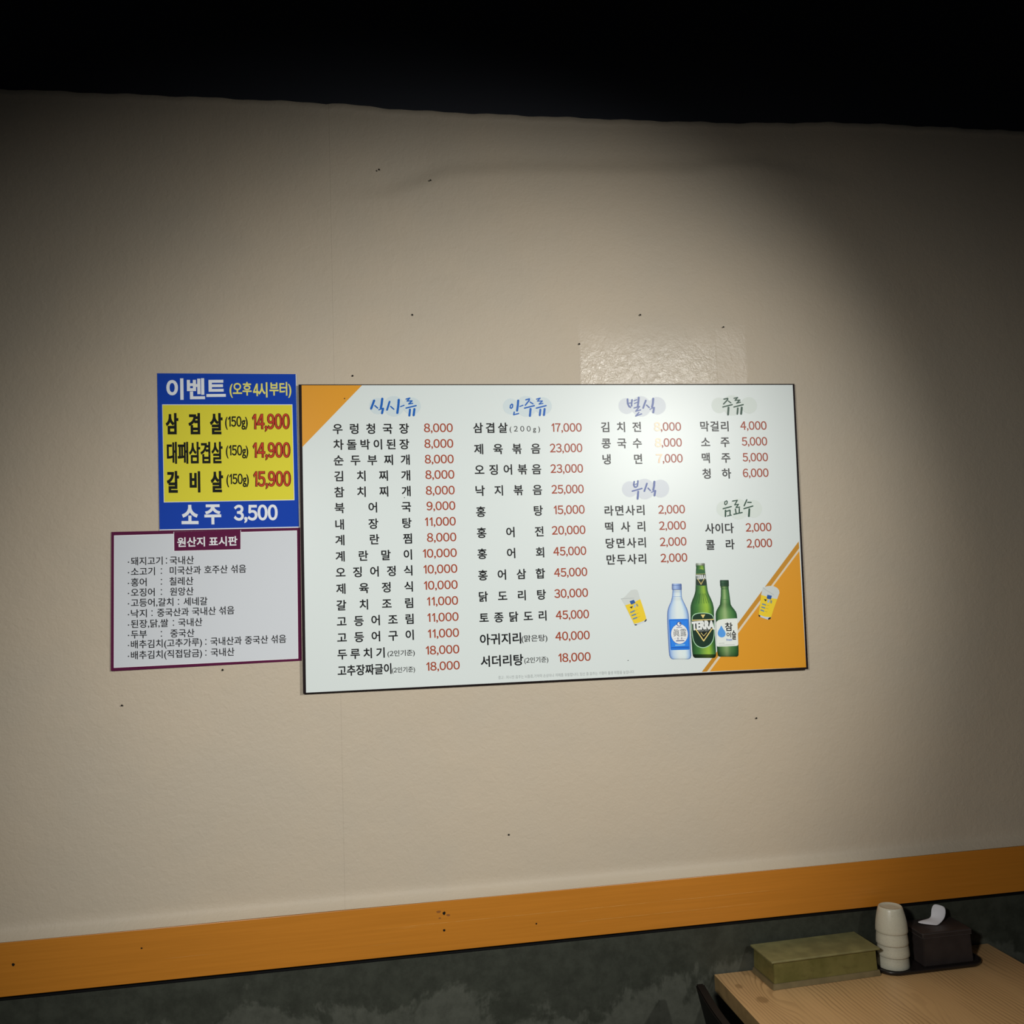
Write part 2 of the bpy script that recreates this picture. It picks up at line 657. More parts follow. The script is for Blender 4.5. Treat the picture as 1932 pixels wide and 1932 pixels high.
# ---- sign artwork, millimetres in each sign's own frame
ROWS = {'meal': ([['우렁청국장',-531.3,-358.5,247.6,-0.0075,23.4],['차돌박이된장',-530.7,-359.0,211.2,-0.0052,23.4],['순두부찌개',-530.9,-359.0,175.0,-0.007,23.3],['김치찌개',-530.4,-359.0,138.6,-0.0064,23.3],['참치찌개',-531.3,-359.1,102.0,-0.0099,23.2],['북어국',-531.5,-359.1,65.8,-0.0093,23.2],['내장탕',-531.0,-359.2,28.2,-0.0151,23.1],['계란찜',-531.9,-359.4,-7.6,-0.0122,23.0],['계란말이',-532.2,-360.5,-44.4,-0.0076,23.0],['오징어정식',-532.6,-360.6,-80.9,-0.0087,22.9],['제육정식',-532.5,-360.6,-117.7,-0.0081,22.9],['갈치조림',-532.8,-361.1,-155.0,-0.0146,22.8],['고등어조림',-532.9,-361.2,-191.5,-0.0163,22.7],['고등어구이',-533.1,-361.9,-227.8,-0.0152,22.7],['두루치기',-533.4,-428.9,-264.8,-0.023,22.6],['(2인기준)',-422.2,-360.6,-268.9,-0.0292,13.9],['고추장짜글이',-533.9,-414.8,-301.6,-0.0269,23.3],['(2인기준)',-413.2,-361.3,-306.6,-0.0289,13.0]],[['8,000',-322.8,-256.4,248.0,0.009,19.3],['8,000',-322.9,-256.5,211.1,0.006,19.3],['8,000',-323.2,-256.7,174.6,0.003,19.2],['8,000',-323.0,-256.4,138.4,0.0015,19.2],['8,000',-323.1,-256.9,101.6,-0.0015,19.1],['9,000',-322.5,-256.6,65.5,-0.0046,19.1],['11,000',-327.5,-256.8,29.1,-0.0085,19.0],['8,000',-324.0,-256.7,-7.5,-0.0119,19.0],['10,000',-334.6,-256.9,-43.9,-0.0167,18.9],['10,000',-334.2,-257.0,-80.5,-0.0194,18.9],['10,000',-334.3,-257.4,-117.5,-0.0221,18.9],['11,000',-328.4,-257.6,-154.2,-0.024,18.8],['11,000',-328.7,-257.8,-191.2,-0.0254,18.8],['11,000',-328.8,-258.0,-227.9,-0.0282,18.7],['18,000',-334.7,-258.6,-265.6,-0.0329,18.6],['18,000',-334.7,-258.8,-302.2,-0.0329,18.6]]),'snack': ([['제육볶음',-207.0,-49.7,196.2,-0.0108,23.9],['오징어볶음',-207.2,-49.7,147.2,-0.0121,23.8],['낙지볶음',-207.0,-49.7,98.1,-0.0172,23.7],['홍탕',-207.4,-49.7,48.8,-0.0089,23.6],['홍어전',-207.3,-50.1,-0.4,-0.0045,23.4],['홍어회',-207.7,-50.7,-49.5,-0.0064,23.3],['홍어삼합',-207.8,-50.4,-99.2,-0.0121,23.3],['닭도리탕',-208.0,-50.3,-148.6,-0.014,23.1],['토종닭도리',-208.6,-51.1,-197.6,-0.0152,23.0],['삼겹살',-207.2,-126.5,246.6,-0.0037,23.8],['(200g)',-121.1,-48.4,243.0,0.0,15.7],['아귀지리',-209.0,-113.5,-247.3,-0.0188,25.0],['(맑은탕)',-111.9,-50.9,-250.3,-0.0279,16.0],['서더리탕',-209.1,-110.3,-297.4,-0.0334,25.0],['(2인기준)',-107.3,-50.6,-300.4,-0.0265,13.7]],[['23,000',-25.7,52.6,196.2,-0.0051,19.8],['23,000',-26.4,52.1,146.9,-0.0076,19.7],['25,000',-25.8,51.7,97.7,-0.0129,19.6],['15,000',-22.3,51.8,48.8,-0.0148,19.6],['20,000',-29.1,51.6,0.3,-0.0173,19.4],['45,000',-27.6,51.3,-49.3,-0.0203,19.4],['45,000',-27.8,51.5,-99.2,-0.0252,19.3],['30,000',-29.3,51.3,-148.5,-0.0285,19.3],['45,000',-27.9,51.4,-198.8,-0.0328,19.2],['17,000',-19.7,53.2,245.4,-0.0027,19.5],['40,000',-31.1,50.9,-248.1,-0.0305,19.1],['18,000',-25.7,51.0,-298.3,-0.0326,19.1]]),'special': ([['김치전',101.9,200.5,245.1,-0.0051,24.1],['콩국수',101.6,200.6,205.8,-0.0051,24.0],['냉면',102.1,199.6,167.1,-0.0051,24.0]],[['8,000',234.4,302.0,244.8,0.003,19.8],['8,000',234.8,302.0,205.8,-0.0015,19.7],['7,000',235.8,302.0,167.0,-0.0045,19.7]]),'side': ([['라면사리',101.3,199.3,43.6,-0.0051,23.8],['떡사리',100.9,199.3,4.4,-0.0112,23.7],['당면사리',100.8,198.9,-34.3,-0.0112,23.6],['만두사리',101.0,197.8,-73.3,-0.0114,23.6]],[['2,000',234.8,301.3,43.1,-0.0135,19.5],['2,000',234.8,301.6,4.0,-0.015,19.4],['2,000',234.9,301.0,-35.0,-0.0182,19.5],['2,000',234.7,301.0,-73.8,-0.0211,19.4]]),'liquor': ([['막걸리',352.1,424.1,244.4,0.0014,24.5],['소주',352.1,424.3,205.3,-0.0014,24.5],['맥주',352.0,424.2,166.4,-0.0042,24.4],['청하',351.4,424.1,127.7,-0.0041,24.3]],[['4,000',455.6,523.5,245.0,0.0029,20.1],['5,000',457.2,522.7,205.7,0.0,20.0],['5,000',457.1,522.5,166.5,-0.0031,20.0],['6,000',455.5,521.6,127.6,-0.0061,19.9]]),'drink': ([['사이다',350.9,423.3,-6.2,-0.0124,24.1],['콜라',350.8,423.1,-45.9,-0.0207,24.1]],[['2,000',455.2,521.1,-6.5,-0.0167,19.7],['2,000',455.3,520.6,-45.5,-0.0184,19.7]])}
WARN = ['경고 : 지나친 음주는 뇌졸중,기억력 손상이나 치매를 유발합니다. 임신 중 음주는 기형아 출생 위험을 높입니다.',-170.3,156.4,-338.1,-0.0125,7.8]
HEADS = {'meal': ([([(-436.1,313.1),(-443.6,294.3)],2.08),([(-434.8,301.2),(-428.8,295.6)],1.3),([(-417.4,317.2),(-419.2,305.7),(-421.2,295.7)],2.2),([(-426.0,291.5),(-416.1,294.7)],1.08),([(-416.3,294.1),(-418.9,283.4)],2.05),([(-400.9,310.2),(-407.3,291.1)],1.83),([(-398.6,299.0),(-391.6,292.5)],1.3),([(-379.6,314.3),(-381.1,300.0),(-383.7,283.7)],2.23),([(-375.9,298.4),(-367.8,301.5)],1.08),([(-362.4,316.1),(-353.9,318.4),(-360.6,311.5),(-348.8,311.8),(-357.0,304.5),(-347.8,306.0)],1.23),([(-363.4,294.9),(-340.0,300.5)],1.38),([(-354.4,291.3),(-356.2,277.4)],2.0),([(-344.0,292.4),(-346.2,278.1)],2.18)],[((-428.4,300.3),19.05),((-391.0,299.7),23.86),((-349.5,299.8),20.28)]),'snack': ([([(-113.6,302.8),(-117.1,299.7),(-118.1,294.2),(-115.6,292.4),(-112.5,295.3),(-111.7,300.8),(-113.6,302.8)],1.2),([(-98.2,311.0),(-99.8,298.0),(-101.8,287.0)],2.13),([(-94.8,296.8),(-87.2,299.7)],1.1),([(-108.6,283.5),(-110.4,277.2),(-98.6,279.9)],1.28),([(-79.5,312.7),(-71.1,314.8),(-71.6,311.2),(-81.4,299.8)],1.4),([(-69.4,307.1),(-62.8,302.9)],1.28),([(-83.5,292.8),(-59.8,298.5)],1.45),([(-69.2,290.7),(-71.3,274.1)],2.15),([(-53.6,314.1),(-44.9,316.5),(-51.7,309.4),(-39.8,309.6),(-48.1,302.0),(-38.8,303.9)],1.15),([(-55.2,292.5),(-31.4,298.3)],1.45),([(-45.4,288.9),(-47.4,275.5)],2.0),([(-35.1,290.3),(-37.3,275.8)],2.18)],[((-116.2,296.9),19.11),((-79.3,296.9),24.94),((-38.5,297.8),21.01)]),'special': ([([(170.5,312.6),(170.4,302.5),(173.4,295.3),(176.5,293.0)],1.73),([(181.8,311.3),(180.3,302.4),(180.0,296.2)],1.55),([(172.5,302.9),(180.4,303.7)],1.0),([(186.8,308.9),(193.5,311.2)],1.15),([(187.1,302.0),(194.9,305.2)],1.13),([(198.8,316.4),(197.4,305.6),(195.2,295.1)],2.05),([(186.0,291.1),(199.8,294.7),(189.7,283.1),(201.8,286.2)],1.33),([(197.4,280.2),(189.1,271.4),(203.9,276.5)],1.3),([(216.2,309.1),(208.5,290.8)],1.83),([(217.8,297.8),(223.9,292.0)],1.48),([(235.2,313.4),(233.8,302.1),(231.0,293.2)],2.23),([(225.6,287.6),(236.2,292.0)],1.05),([(236.0,291.2),(233.7,279.9)],2.13)],[((166.8,296.1),19.54),((203.9,295.0),25.01),((244.7,296.4),21.54)]),'liquor': ([([(416.3,311.4),(426.2,313.1),(425.6,309.8),(414.7,299.3)],1.43),([(427.5,306.5),(433.7,302.0)],1.25),([(412.6,291.9),(436.9,297.5)],1.43),([(427.0,290.2),(424.8,273.0)],2.1),([(442.5,313.2),(452.1,315.4),(444.9,308.1),(457.7,308.8),(448.5,301.1),(458.3,303.5)],1.18),([(441.3,291.7),(465.6,297.3)],1.43),([(451.0,288.5),(448.9,274.4)],1.83),([(461.3,289.9),(458.9,274.5)],2.18)],[((403.0,296.1),19.36),((437.2,295.8),25.32),((481.1,295.7),20.64)]),'side': ([([(177.8,112.3),(175.8,104.4),(178.0,99.2),(181.7,98.7)],1.6),([(186.9,113.9),(185.7,105.8),(184.5,100.8)],1.53),([(179.1,105.5),(185.8,107.4)],0.9),([(171.8,89.4),(195.9,95.2)],1.45),([(186.3,87.8),(184.0,70.7)],2.0),([(209.1,106.9),(201.7,88.7)],1.78),([(211.2,95.7),(216.9,89.8)],1.38),([(227.9,110.9),(226.7,100.9),(224.3,91.0)],2.2),([(219.3,85.5),(229.4,88.9)],1.05),([(229.0,88.7),(226.5,77.6)],2.1)],[((165.4,94.1),19.06),((203.2,93.8),24.79),((242.8,94.2),21.62)]),'drink': ([([(408.7,60.4),(404.3,58.0),(403.6,52.8),(406.0,50.7),(409.5,53.5),(410.7,58.7),(408.7,60.4)],1.08),([(399.1,41.2),(420.2,46.0)],1.3),([(405.0,37.1),(404.0,22.6)],1.58),([(406.4,34.6),(416.7,36.8),(416.0,24.7)],1.33),([(409.1,23.3),(419.4,25.0)],1.08),([(424.3,59.3),(436.8,60.9),(429.3,49.8),(439.2,51.1),(432.3,43.2),(441.8,44.2)],1.18),([(430.6,39.6),(431.6,29.9)],1.35),([(440.7,40.6),(440.1,30.5)],1.35),([(425.9,26.8),(447.4,30.7)],1.3),([(461.4,61.5),(453.6,47.0)],1.33),([(463.3,55.4),(472.3,54.8)],1.33),([(452.6,39.9),(476.0,45.8)],1.35),([(466.6,38.3),(464.5,21.4)],2.0)],[((401.6,40.4),19.59),((438.9,39.4),25.35),((478.0,39.2),21.82)])}
BOARD = {'outer': [(-606.2,351.4),(604.5,349.0),(596.6,-357.4),(-611.5,-347.9)],'inner': [(-599.4,349.4),(599.4,346.3),(591.4,-352.6),(-604.9,-345.7)],'tl': [(-599.4,349.4),(-463.0,348.9),(-601.0,207.2)],'outer_stripe': [(591.2,-44.3),(591.5,-60.9),(336.1,-349.5),(323.4,-349.5)],'white_stripe': [(591.5,-60.9),(591.4,-68.1),(343.4,-349.6),(336.1,-349.5)],'corner': [(591.4,-68.1),(591.4,-352.6),(343.4,-349.6)]}
BEER = {'cap': [[322.6,-89.1,344.3,-89.9],[321.9,-91.7,344.8,-92.5],[321.9,-94.3,344.7,-95.1]],'body': [[322.3,-94.4,344.4,-95.1],[322.1,-96.4,344.4,-97.2],[322.7,-98.6,344.4,-99.4],[321.4,-108.0,344.8,-108.9],[320.7,-118.2,345.2,-119.1],[320.2,-128.3,346.2,-129.3],[318.8,-142.8,347.7,-143.9],[317.7,-154.4,348.7,-155.6],[315.8,-161.5,350.5,-162.9],[312.9,-168.7,353.6,-170.3],[309.4,-175.8,356.7,-177.7],[306.3,-182.9,359.4,-185.1],[304.0,-190.0,361.1,-192.4],[303.2,-195.8,362.0,-198.3],[302.1,-218.8,361.5,-221.5],[301.3,-247.7,361.5,-250.4],[301.6,-276.5,361.4,-279.4],[302.0,-298.1,361.7,-301.0],[302.5,-306.4,361.6,-309.4]],'foot': [[302.5,-306.4,361.6,-309.4],[303.4,-311.1,360.7,-314.0],[305.4,-313.7,358.6,-316.5],[308.4,-315.3,355.8,-317.8]],'neck': [(321.4,-108.0),(327.3,-104.6),(335.0,-103.8),(341.0,-106.1),(344.8,-109.6),(347.7,-143.6),(332.8,-143.9),(318.8,-142.8)],'neckblack': [(320.9,-116.0),(345.2,-115.9),(346.2,-129.3),(347.1,-142.7),(332.9,-142.8),(319.5,-141.4)],'neckgold': [(320.9,-114.7),(345.1,-114.7),(345.2,-115.9),(320.9,-116.0)],'neckV': [(324.6,-126.7),(332.4,-140.7),(341.4,-126.9)],'neckV2': [(329.1,-133.0),(332.7,-137.5),(336.8,-133.0)],'oval': [(305.0,-221.9),(307.7,-214.0),(315.6,-209.3),(329.4,-208.2),(344.6,-209.4),(355.1,-213.2),(360.1,-220.0),(360.1,-227.2),(360.7,-250.4),(359.6,-264.8),(355.4,-277.6),(347.2,-287.3),(334.7,-292.5),(323.3,-291.9),(313.0,-286.4),(306.0,-275.2),(303.5,-259.3),(302.9,-240.5)],'ovalin': [(306.7,-221.9),(309.1,-215.5),(316.4,-211.2),(329.3,-209.9),(344.5,-211.2),(353.8,-214.6),(358.5,-220.6),(358.6,-227.1),(359.0,-250.3),(357.8,-264.0),(353.8,-276.1),(346.2,-285.3),(334.4,-290.5),(323.7,-289.9),(314.1,-284.7),(307.5,-274.2),(305.3,-259.1),(304.6,-240.6)],'tri': [(304.8,-226.2),(360.4,-227.2),(358.1,-241.6),(332.5,-277.2),(306.3,-240.7)],'goldbar': [(305.3,-224.2),(360.3,-224.6),(360.5,-226.9),(304.9,-226.5)],'V': [(313.2,-247.1),(331.8,-275.8),(354.4,-247.9)],'V2': [(326.1,-256.3),(332.4,-264.3),(340.5,-256.4)],'topV': [(327.9,-213.0),(339.2,-213.0),(333.2,-222.0)],'text': ['TERRA',304.8,359.5,-239.1,0.0018,18.4],'necktext': ['TERRA',321.1,345.3,-122.6,-0.0041,9.9],'small': ['FROM AGT',319.4,346.1,-251.4,-0.0037,3.7],'Vw': 1.33,'Vwn': 0.65}
SOJU = {'cap': [[382.3,-131.8,402.7,-132.6],[381.2,-133.0,403.5,-133.8],[381.1,-145.9,403.4,-146.8],[381.8,-146.7,402.8,-147.5]],'body': [[382.4,-146.7,402.4,-147.5],[382.0,-149.6,402.6,-150.4],[382.8,-151.4,402.3,-152.2],[381.4,-170.0,403.9,-170.9],[380.0,-178.7,404.6,-179.7],[378.2,-190.2,405.5,-191.4],[374.5,-195.9,408.6,-197.4],[370.3,-201.5,413.4,-203.4],[367.4,-207.2,417.6,-209.4],[365.8,-213.0,419.6,-215.3],[365.4,-221.6,420.1,-224.1],[364.7,-250.6,419.9,-253.2],[364.5,-279.5,419.7,-282.2],[364.8,-301.2,419.2,-303.9],[365.9,-311.3,418.3,-314.0],[367.6,-314.3,416.6,-316.8],[370.1,-315.6,413.8,-317.8]],'label': [(365.5,-235.4),(367.1,-231.1),(372.7,-227.8),(383.5,-226.2),(399.0,-225.6),(420.0,-225.8),(420.3,-229.9),(419.2,-288.0),(417.8,-291.1),(413.7,-292.0),(386.0,-291.8),(365.8,-291.1),(364.4,-288.2)],'drop': [(378.5,-241.4),(382.3,-248.5),(386.3,-254.5),(388.3,-259.7),(387.5,-264.7),(384.3,-268.2),(378.8,-269.8),(373.5,-268.4),(369.4,-264.6),(368.5,-258.7),(370.5,-253.0),(374.7,-247.4)],'t1': ['참',388.2,406.5,-245.1,-0.0492,20.3],'t2': ['이',390.9,401.7,-264.4,-0.0463,12.3],'t3': ['슬',404.4,414.4,-265.4,-0.05,22.5],'t4': ['fresh',389.5,403.8,-276.0,-0.042,5.0],'t5': [[(369.6,-283.8),(384.2,-283.7)],[(369.3,-288.1),(410.1,-288.4)]],'tw': 0.45}
PALE = {'cap': [[260.2,-135.9,282.9,-136.8],[259.5,-137.6,283.5,-138.5],[258.9,-149.6,283.4,-150.5],[259.5,-150.3,282.8,-151.2]],'body': [[260.4,-150.3,282.8,-151.2],[260.1,-153.9,282.9,-154.8],[258.7,-166.2,282.6,-167.1],[257.2,-171.9,283.8,-173.0],[254.7,-179.0,286.7,-180.3],[250.8,-186.0,290.1,-187.7],[247.5,-193.1,293.5,-195.1],[245.3,-200.2,295.9,-202.4],[244.1,-208.8,297.6,-211.1],[243.5,-220.2,297.9,-222.7],[243.2,-243.2,298.5,-245.8],[243.4,-271.9,298.8,-274.6],[243.5,-293.4,298.8,-296.1],[244.4,-306.3,298.9,-309.1],[246.9,-312.2,297.2,-314.7],[249.5,-314.6,294.4,-316.9],[253.2,-315.8,290.4,-317.7]],'label': [(247.2,-221.5),(248.7,-220.1),(294.4,-221.2),(296.0,-222.6),(295.9,-293.9),(294.7,-295.1),(249.4,-294.0),(247.6,-292.6)],'inner': [(250.0,-224.0),(293.2,-224.6),(293.1,-291.8),(250.2,-291.3)],'disc': ((271.9,-256.5),20.9,23.45),'emblem': ((272.1,-232.6),5.11),'emblem2': ((271.1,-233.2),2.68),'t1': ['眞',256.3,272.1,-253.4,-0.0443,17.6],'t2': ['露',274.3,289.3,-253.8,-0.0467,17.6],'t3': ['진로',265.5,278.9,-267.3,-0.0075,4.7],'lines': [[(256.6,-266.9),(263.5,-266.9)],[(280.6,-267.2),(287.9,-267.2)],[(262.5,-272.5),(283.1,-272.7)],[(264.8,-240.8),(279.3,-241.0)]],'light': [(259.9,-282.7),(284.3,-282.9)],'dark': [(250.5,-286.8),(293.0,-287.2),(293.2,-290.5),(250.5,-289.4)],'w1': 0.32,'w2': 1.0,'w3': 1.45}
GLASSL = {'foam': [(132.1,-166.6),(136.5,-164.9),(143.5,-160.6),(147.7,-156.5),(153.5,-150.2),(157.7,-147.1),(164.5,-146.0),(170.6,-146.4),(173.6,-148.8),(176.4,-160.3),(178.7,-169.5),(169.3,-173.7),(158.9,-178.2),(149.3,-180.4),(140.8,-182.6)],'beer': [(140.8,-182.6),(149.3,-180.4),(158.9,-178.2),(169.3,-173.7),(178.7,-169.5),(185.4,-191.3),(190.5,-211.7),(191.6,-217.0),(185.3,-221.3),(171.5,-225.5),(160.9,-227.3)],'base': [(160.9,-227.3),(171.5,-225.5),(185.3,-221.3),(191.6,-217.0),(192.2,-220.0),(187.9,-223.7),(178.2,-227.1),(167.2,-230.7),(163.1,-231.2)],'feet': [[(160.9,-227.3),(163.2,-228.7),(168.6,-229.0),(167.2,-230.7),(163.1,-231.2)],[(191.6,-217.0),(192.3,-220.3),(187.9,-224.1),(186.3,-222.6),(188.1,-220.1)]],'square': [(152.3,-173.6),(162.7,-170.2),(166.7,-177.8),(156.0,-181.9)],'tri': [(151.3,-187.6),(159.6,-185.0),(156.9,-191.1)],'pale': [(162.1,-190.0),(161.7,-183.8),(165.6,-180.1),(167.1,-183.4),(165.9,-187.9)],'pale2': [(167.6,-180.8),(170.4,-179.3),(173.4,-185.9),(170.3,-187.1)],'pills': [[(154.1,-199.9),(162.8,-196.5)],[(156.8,-207.3),(165.4,-204.8)],[(159.8,-215.3),(168.1,-212.7)]],'dashes': [[(164.8,-196.0),(170.3,-194.3)],[(167.8,-203.6),(173.3,-202.2)],[(170.5,-212.2),(176.4,-209.8)]],'pw': 1.75,'dw': 0.3}
GLASSR = {'foam': [(490.9,-154.3),(501.2,-151.3),(509.1,-150.8),(518.5,-151.7),(526.9,-156.0),(532.0,-162.1),(532.7,-168.8),(526.0,-183.5),(515.1,-181.6),(499.7,-176.6),(484.8,-171.6)],'beer': [(484.8,-171.6),(499.7,-176.6),(515.1,-181.6),(526.0,-183.5),(515.1,-207.7),(507.4,-227.2),(490.6,-225.0),(475.6,-219.2)],'base': [(475.6,-219.2),(490.6,-225.0),(507.4,-227.2),(505.1,-231.1),(499.8,-232.9),(485.7,-227.7),(475.1,-222.9)],'feet': [[(475.6,-218.9),(479.8,-222.0),(478.9,-224.9),(475.1,-223.0)],[(507.4,-226.5),(505.1,-231.1),(499.8,-232.9),(498.9,-230.2),(502.2,-227.4)]],'square': [(501.1,-172.2),(512.4,-175.0),(509.5,-184.0),(498.4,-181.4)],'tri': [(491.6,-182.1),(499.0,-183.6),(494.9,-188.5)],'pale': [(499.6,-191.7),(500.5,-185.1),(504.8,-183.1),(505.7,-187.5),(503.2,-191.8)],'pale2': [(507.8,-185.1),(512.4,-186.8),(510.9,-194.1),(507.4,-192.7)],'pills': [[(487.0,-194.1),(494.6,-196.6)],[(485.0,-201.3),(492.2,-203.8)],[(482.2,-208.5),(489.1,-211.3)]],'dashes': [[(497.7,-197.2),(503.9,-198.8)],[(495.3,-204.4),(501.4,-206.0)],[(492.6,-212.2),(498.3,-213.3)]],'pw': 1.65,'dw': 0.38}
EVENT = {'outline': [(-151.7,176.8),(152.2,174.5),(152.2,-177.4),(-150.7,-175.1)],'panel': [(-141.8,106.2),(142.6,104.2),(142.6,-115.8),(-140.9,-114.1)],'yellow': [(-140.7,104.6),(141.6,102.7),(141.4,-114.5),(-139.7,-112.9)],'white': [['이벤트',-130.8,-5.5,140.8,0.004,48.8,'s'],['소',-102.0,-69.1,-142.4,-0.0243,43.3,'s'],['주',-53.1,-19.9,-143.4,-0.012,45.0,'s'],['3,500',10.5,103.5,-144.1,-0.0151,40.7,'s']],'yell': [['(오후',5.0,52.4,138.3,-0.0042,36.2,'s'],['4',56.7,68.1,138.2,-0.0088,29.0,'s'],['시',68.1,87.2,138.1,0.0,35.0,'s'],['부터)',93.0,140.3,137.9,-0.0042,36.5,'s']],'black': [['삼',-133.0,-108.9,62.3,-0.0124,48.2,'s'],['겹',-84.3,-62.2,61.8,-0.009,48.4,'s'],['살',-37.9,-13.4,61.3,-0.0082,48.6,'s'],['대패삼겹살',-131.9,-14.0,-3.9,-0.011,49.5,'s'],['갈',-132.2,-109.4,-68.6,-0.0219,49.1,'s'],['비',-83.7,-63.7,-69.5,-0.02,48.0,'s'],['살',-38.2,-14.4,-70.0,-0.021,48.2,'s'],['(150g)',-6.1,42.4,62.6,-0.0103,30.9,'s'],['(150g)',-5.4,42.4,-3.0,-0.0167,30.7,'s'],['(150g)',-5.3,42.5,-68.1,-0.0084,30.6,'s']],'red': [['14,900',54.0,134.7,62.9,-0.0025,41.4,'s'],['14,900',54.1,134.6,-2.6,-0.0087,41.2,'s'],['15,900',54.1,134.4,-68.2,-0.0112,41.0,'s']]}
ORIGIN = {'outline': [(-200.8,151.6),(204.8,149.3),(201.4,-150.0),(-204.5,-151.5)],'inner': [(-195.3,143.8),(197.6,143.3),(194.3,-145.1),(-198.3,-144.9)],'paper': [(-193.9,142.5),(196.6,142.0),(193.1,-143.8),(-196.9,-143.5)],'tabw': [(-69.9,148.1),(74.8,147.6),(74.0,103.4),(-70.0,104.3)],'tab': [(-68.8,148.0),(73.8,147.6),(73.1,104.7),(-68.8,105.6)],'title': [['원산지',-61.9,-3.8,124.3,0.0,20.6],['표시판',5.9,66.1,123.9,-0.0017,20.6]],'rows': [['돼지고기',-160.2,-94.1,85.4,-0.0121,17.8],['국내산',-78.6,-27.7,84.5,-0.0118,18.0],['소고기',-160.4,-110.5,62.6,-0.008,17.8],['미국산과',-78.9,-13.1,61.9,-0.0076,17.9],['호주산',-5.4,44.3,61.4,-0.006,18.1],['섞음',51.6,84.3,61.1,-0.0061,18.1],['홍어',-160.7,-128.2,39.2,-0.0123,17.8],['칠레산',-79.7,-29.6,38.3,-0.01,17.9],['오징어',-160.9,-111.5,16.8,-0.0162,17.8],['원앙산',-79.0,-29.4,15.6,-0.0141,17.9],['고등어,갈치',-161.1,-72.6,-6.1,-0.0158,17.8],['세네갈',-50.5,-0.2,-7.5,-0.0159,17.9],['낙지',-161.3,-128.5,-29.1,-0.0061,17.6],['중국산과',-106.6,-40.1,-29.5,-0.006,17.8],['국내산',-32.9,17.5,-29.9,-0.006,17.8],['섞음',24.5,57.1,-30.2,-0.0061,18.0],['된장,닭,쌀',-161.6,-83.9,-52.0,-0.0116,17.7],['국내산',-62.5,-11.7,-53.1,-0.0118,17.8],['두부',-161.8,-129.0,-74.6,-0.0213,17.7],['중국산',-79.4,-29.0,-76.4,-0.0198,17.8],['배추김치(고추가루)',-162.0,-13.1,-96.8,-0.0094,17.7],['국내산과',5.4,71.9,-98.0,-0.009,17.9],['중국산',79.2,128.9,-98.6,-0.008,18.0],['섞음',135.8,168.4,-99.0,-0.0092,18.1],['배추김치(직접담금)',-162.2,-13.4,-120.5,-0.0134,17.7],['국내산',5.7,55.8,-122.1,-0.014,17.9]],'dots': [(-165.4,83.9),(-85.7,89.4),(-85.8,79.4),(-165.6,60.9),(-96.7,66.8),(-96.8,56.9),(-165.9,37.4),(-96.9,43.2),(-97.1,33.3),(-166.1,15.3),(-97.2,20.7),(-97.3,10.8),(-166.3,-7.3),(-61.4,-2.5),(-61.5,-12.4),(-166.5,-30.9),(-117.4,-24.8),(-117.5,-34.7),(-166.7,-53.5),(-72.7,-48.2),(-72.8,-58.1),(-166.9,-76.2),(-98.3,-71.1),(-98.4,-80.9),(-167.2,-98.0),(-4.6,-93.1),(-4.8,-103.0),(-167.4,-121.4),(-5.0,-117.1),(-5.1,-127.0)],'dr': 1.23}
SPECKS = [(0.1557,2.3235),(0.713,2.3286),(0.0129,2.1784),(-0.5003,1.4532),(-0.2881,1.5185),(0.9266,2.2998),(0.5563,2.2554),(1.0969,1.7521),(0.0876,2.6725),(0.2086,2.6508),(0.9567,1.3362),(0.3397,1.1093)]
BAND = [(0.1838,0.9547),(0.1826,0.9178),(0.3926,0.9115),(-0.4612,0.9431),(-0.715,0.9353)]
BSPECK = [(-503.5,318.2),(-373.3,86.3),(142.1,-312.7)]


for k, (sx_, sz_) in enumerate(SPECKS):
    hole(sx_, sz_, -0.0004, 0.0022, wp, M_HOLE)
for k, (sx_, sz_) in enumerate(BAND):
    hole(sx_, sz_, -0.0192, (0.0036, 0.0028, 0.002, 0.002, 0.003)[k], rail, M_HOLE)
M_DENT = plain('bare_wood_dent', (0.28, 0.10, 0.02), 0.6, 0.3)
for dx, dz, r in ((-0.012, 0.004, 0.005), (0.009, -0.005, 0.004), (-0.010, -0.010, 0.003)):
    hole(BAND[0][0] + dx, BAND[0][1] + dz, -0.0191, r, rail, M_DENT, 0.6, 'dent')

# ------------------------------------------------------------------ menu board
M_BOARD = plain('satin_print_sheet', (0.760, 0.830, 0.815), 0.33, 0.34, 0.03, 900)
M_EDGE = plain('dark_maroon_edge', (0.009, 0.004, 0.005), 0.5, 0.12)
M_INK = ink_material('printed_ink', 0.33, 0.20)
M_STICK = ink_material('red_vinyl_glare_tint', 0.27, 0.30, 0.0)

NAMEC = (0.005, 0.006, 0.007)
PRICEC = (0.39, 0.060, 0.022)
BLUE = (0.008, 0.125, 0.52)
VIOLET = (0.10, 0.15, 0.40)
GREEN = (0.010, 0.065, 0.036)
ORANGE = (0.80, 0.355, 0.028)

board = thing('menu_board', 'large white menu board with orange corners listing dishes and prices', 'menu board', (0.497, -0.0100, 1.805))


def slab(pts, y0, y1):
    n = len(pts)
    v = [(p[0] / 1000, y0, p[1] / 1000) for p in pts] + [(p[0] / 1000, y1, p[1] / 1000) for p in pts]
    f = [tuple(range(n))[::-1], tuple(range(n, 2 * n))] + [(i, (i + 1) % n, n + (i + 1) % n, n + i) for i in range(n)]
    return v, f


v, f = slab(BOARD['outer'], 0.0002, 0.0085)
mesh_obj('backing_panel', v, f, M_EDGE, board)
v, f = slab(BOARD['inner'], 0.0, 0.0006)
sheet = mesh_obj('printed_sheet', v, f, M_BOARD, board)

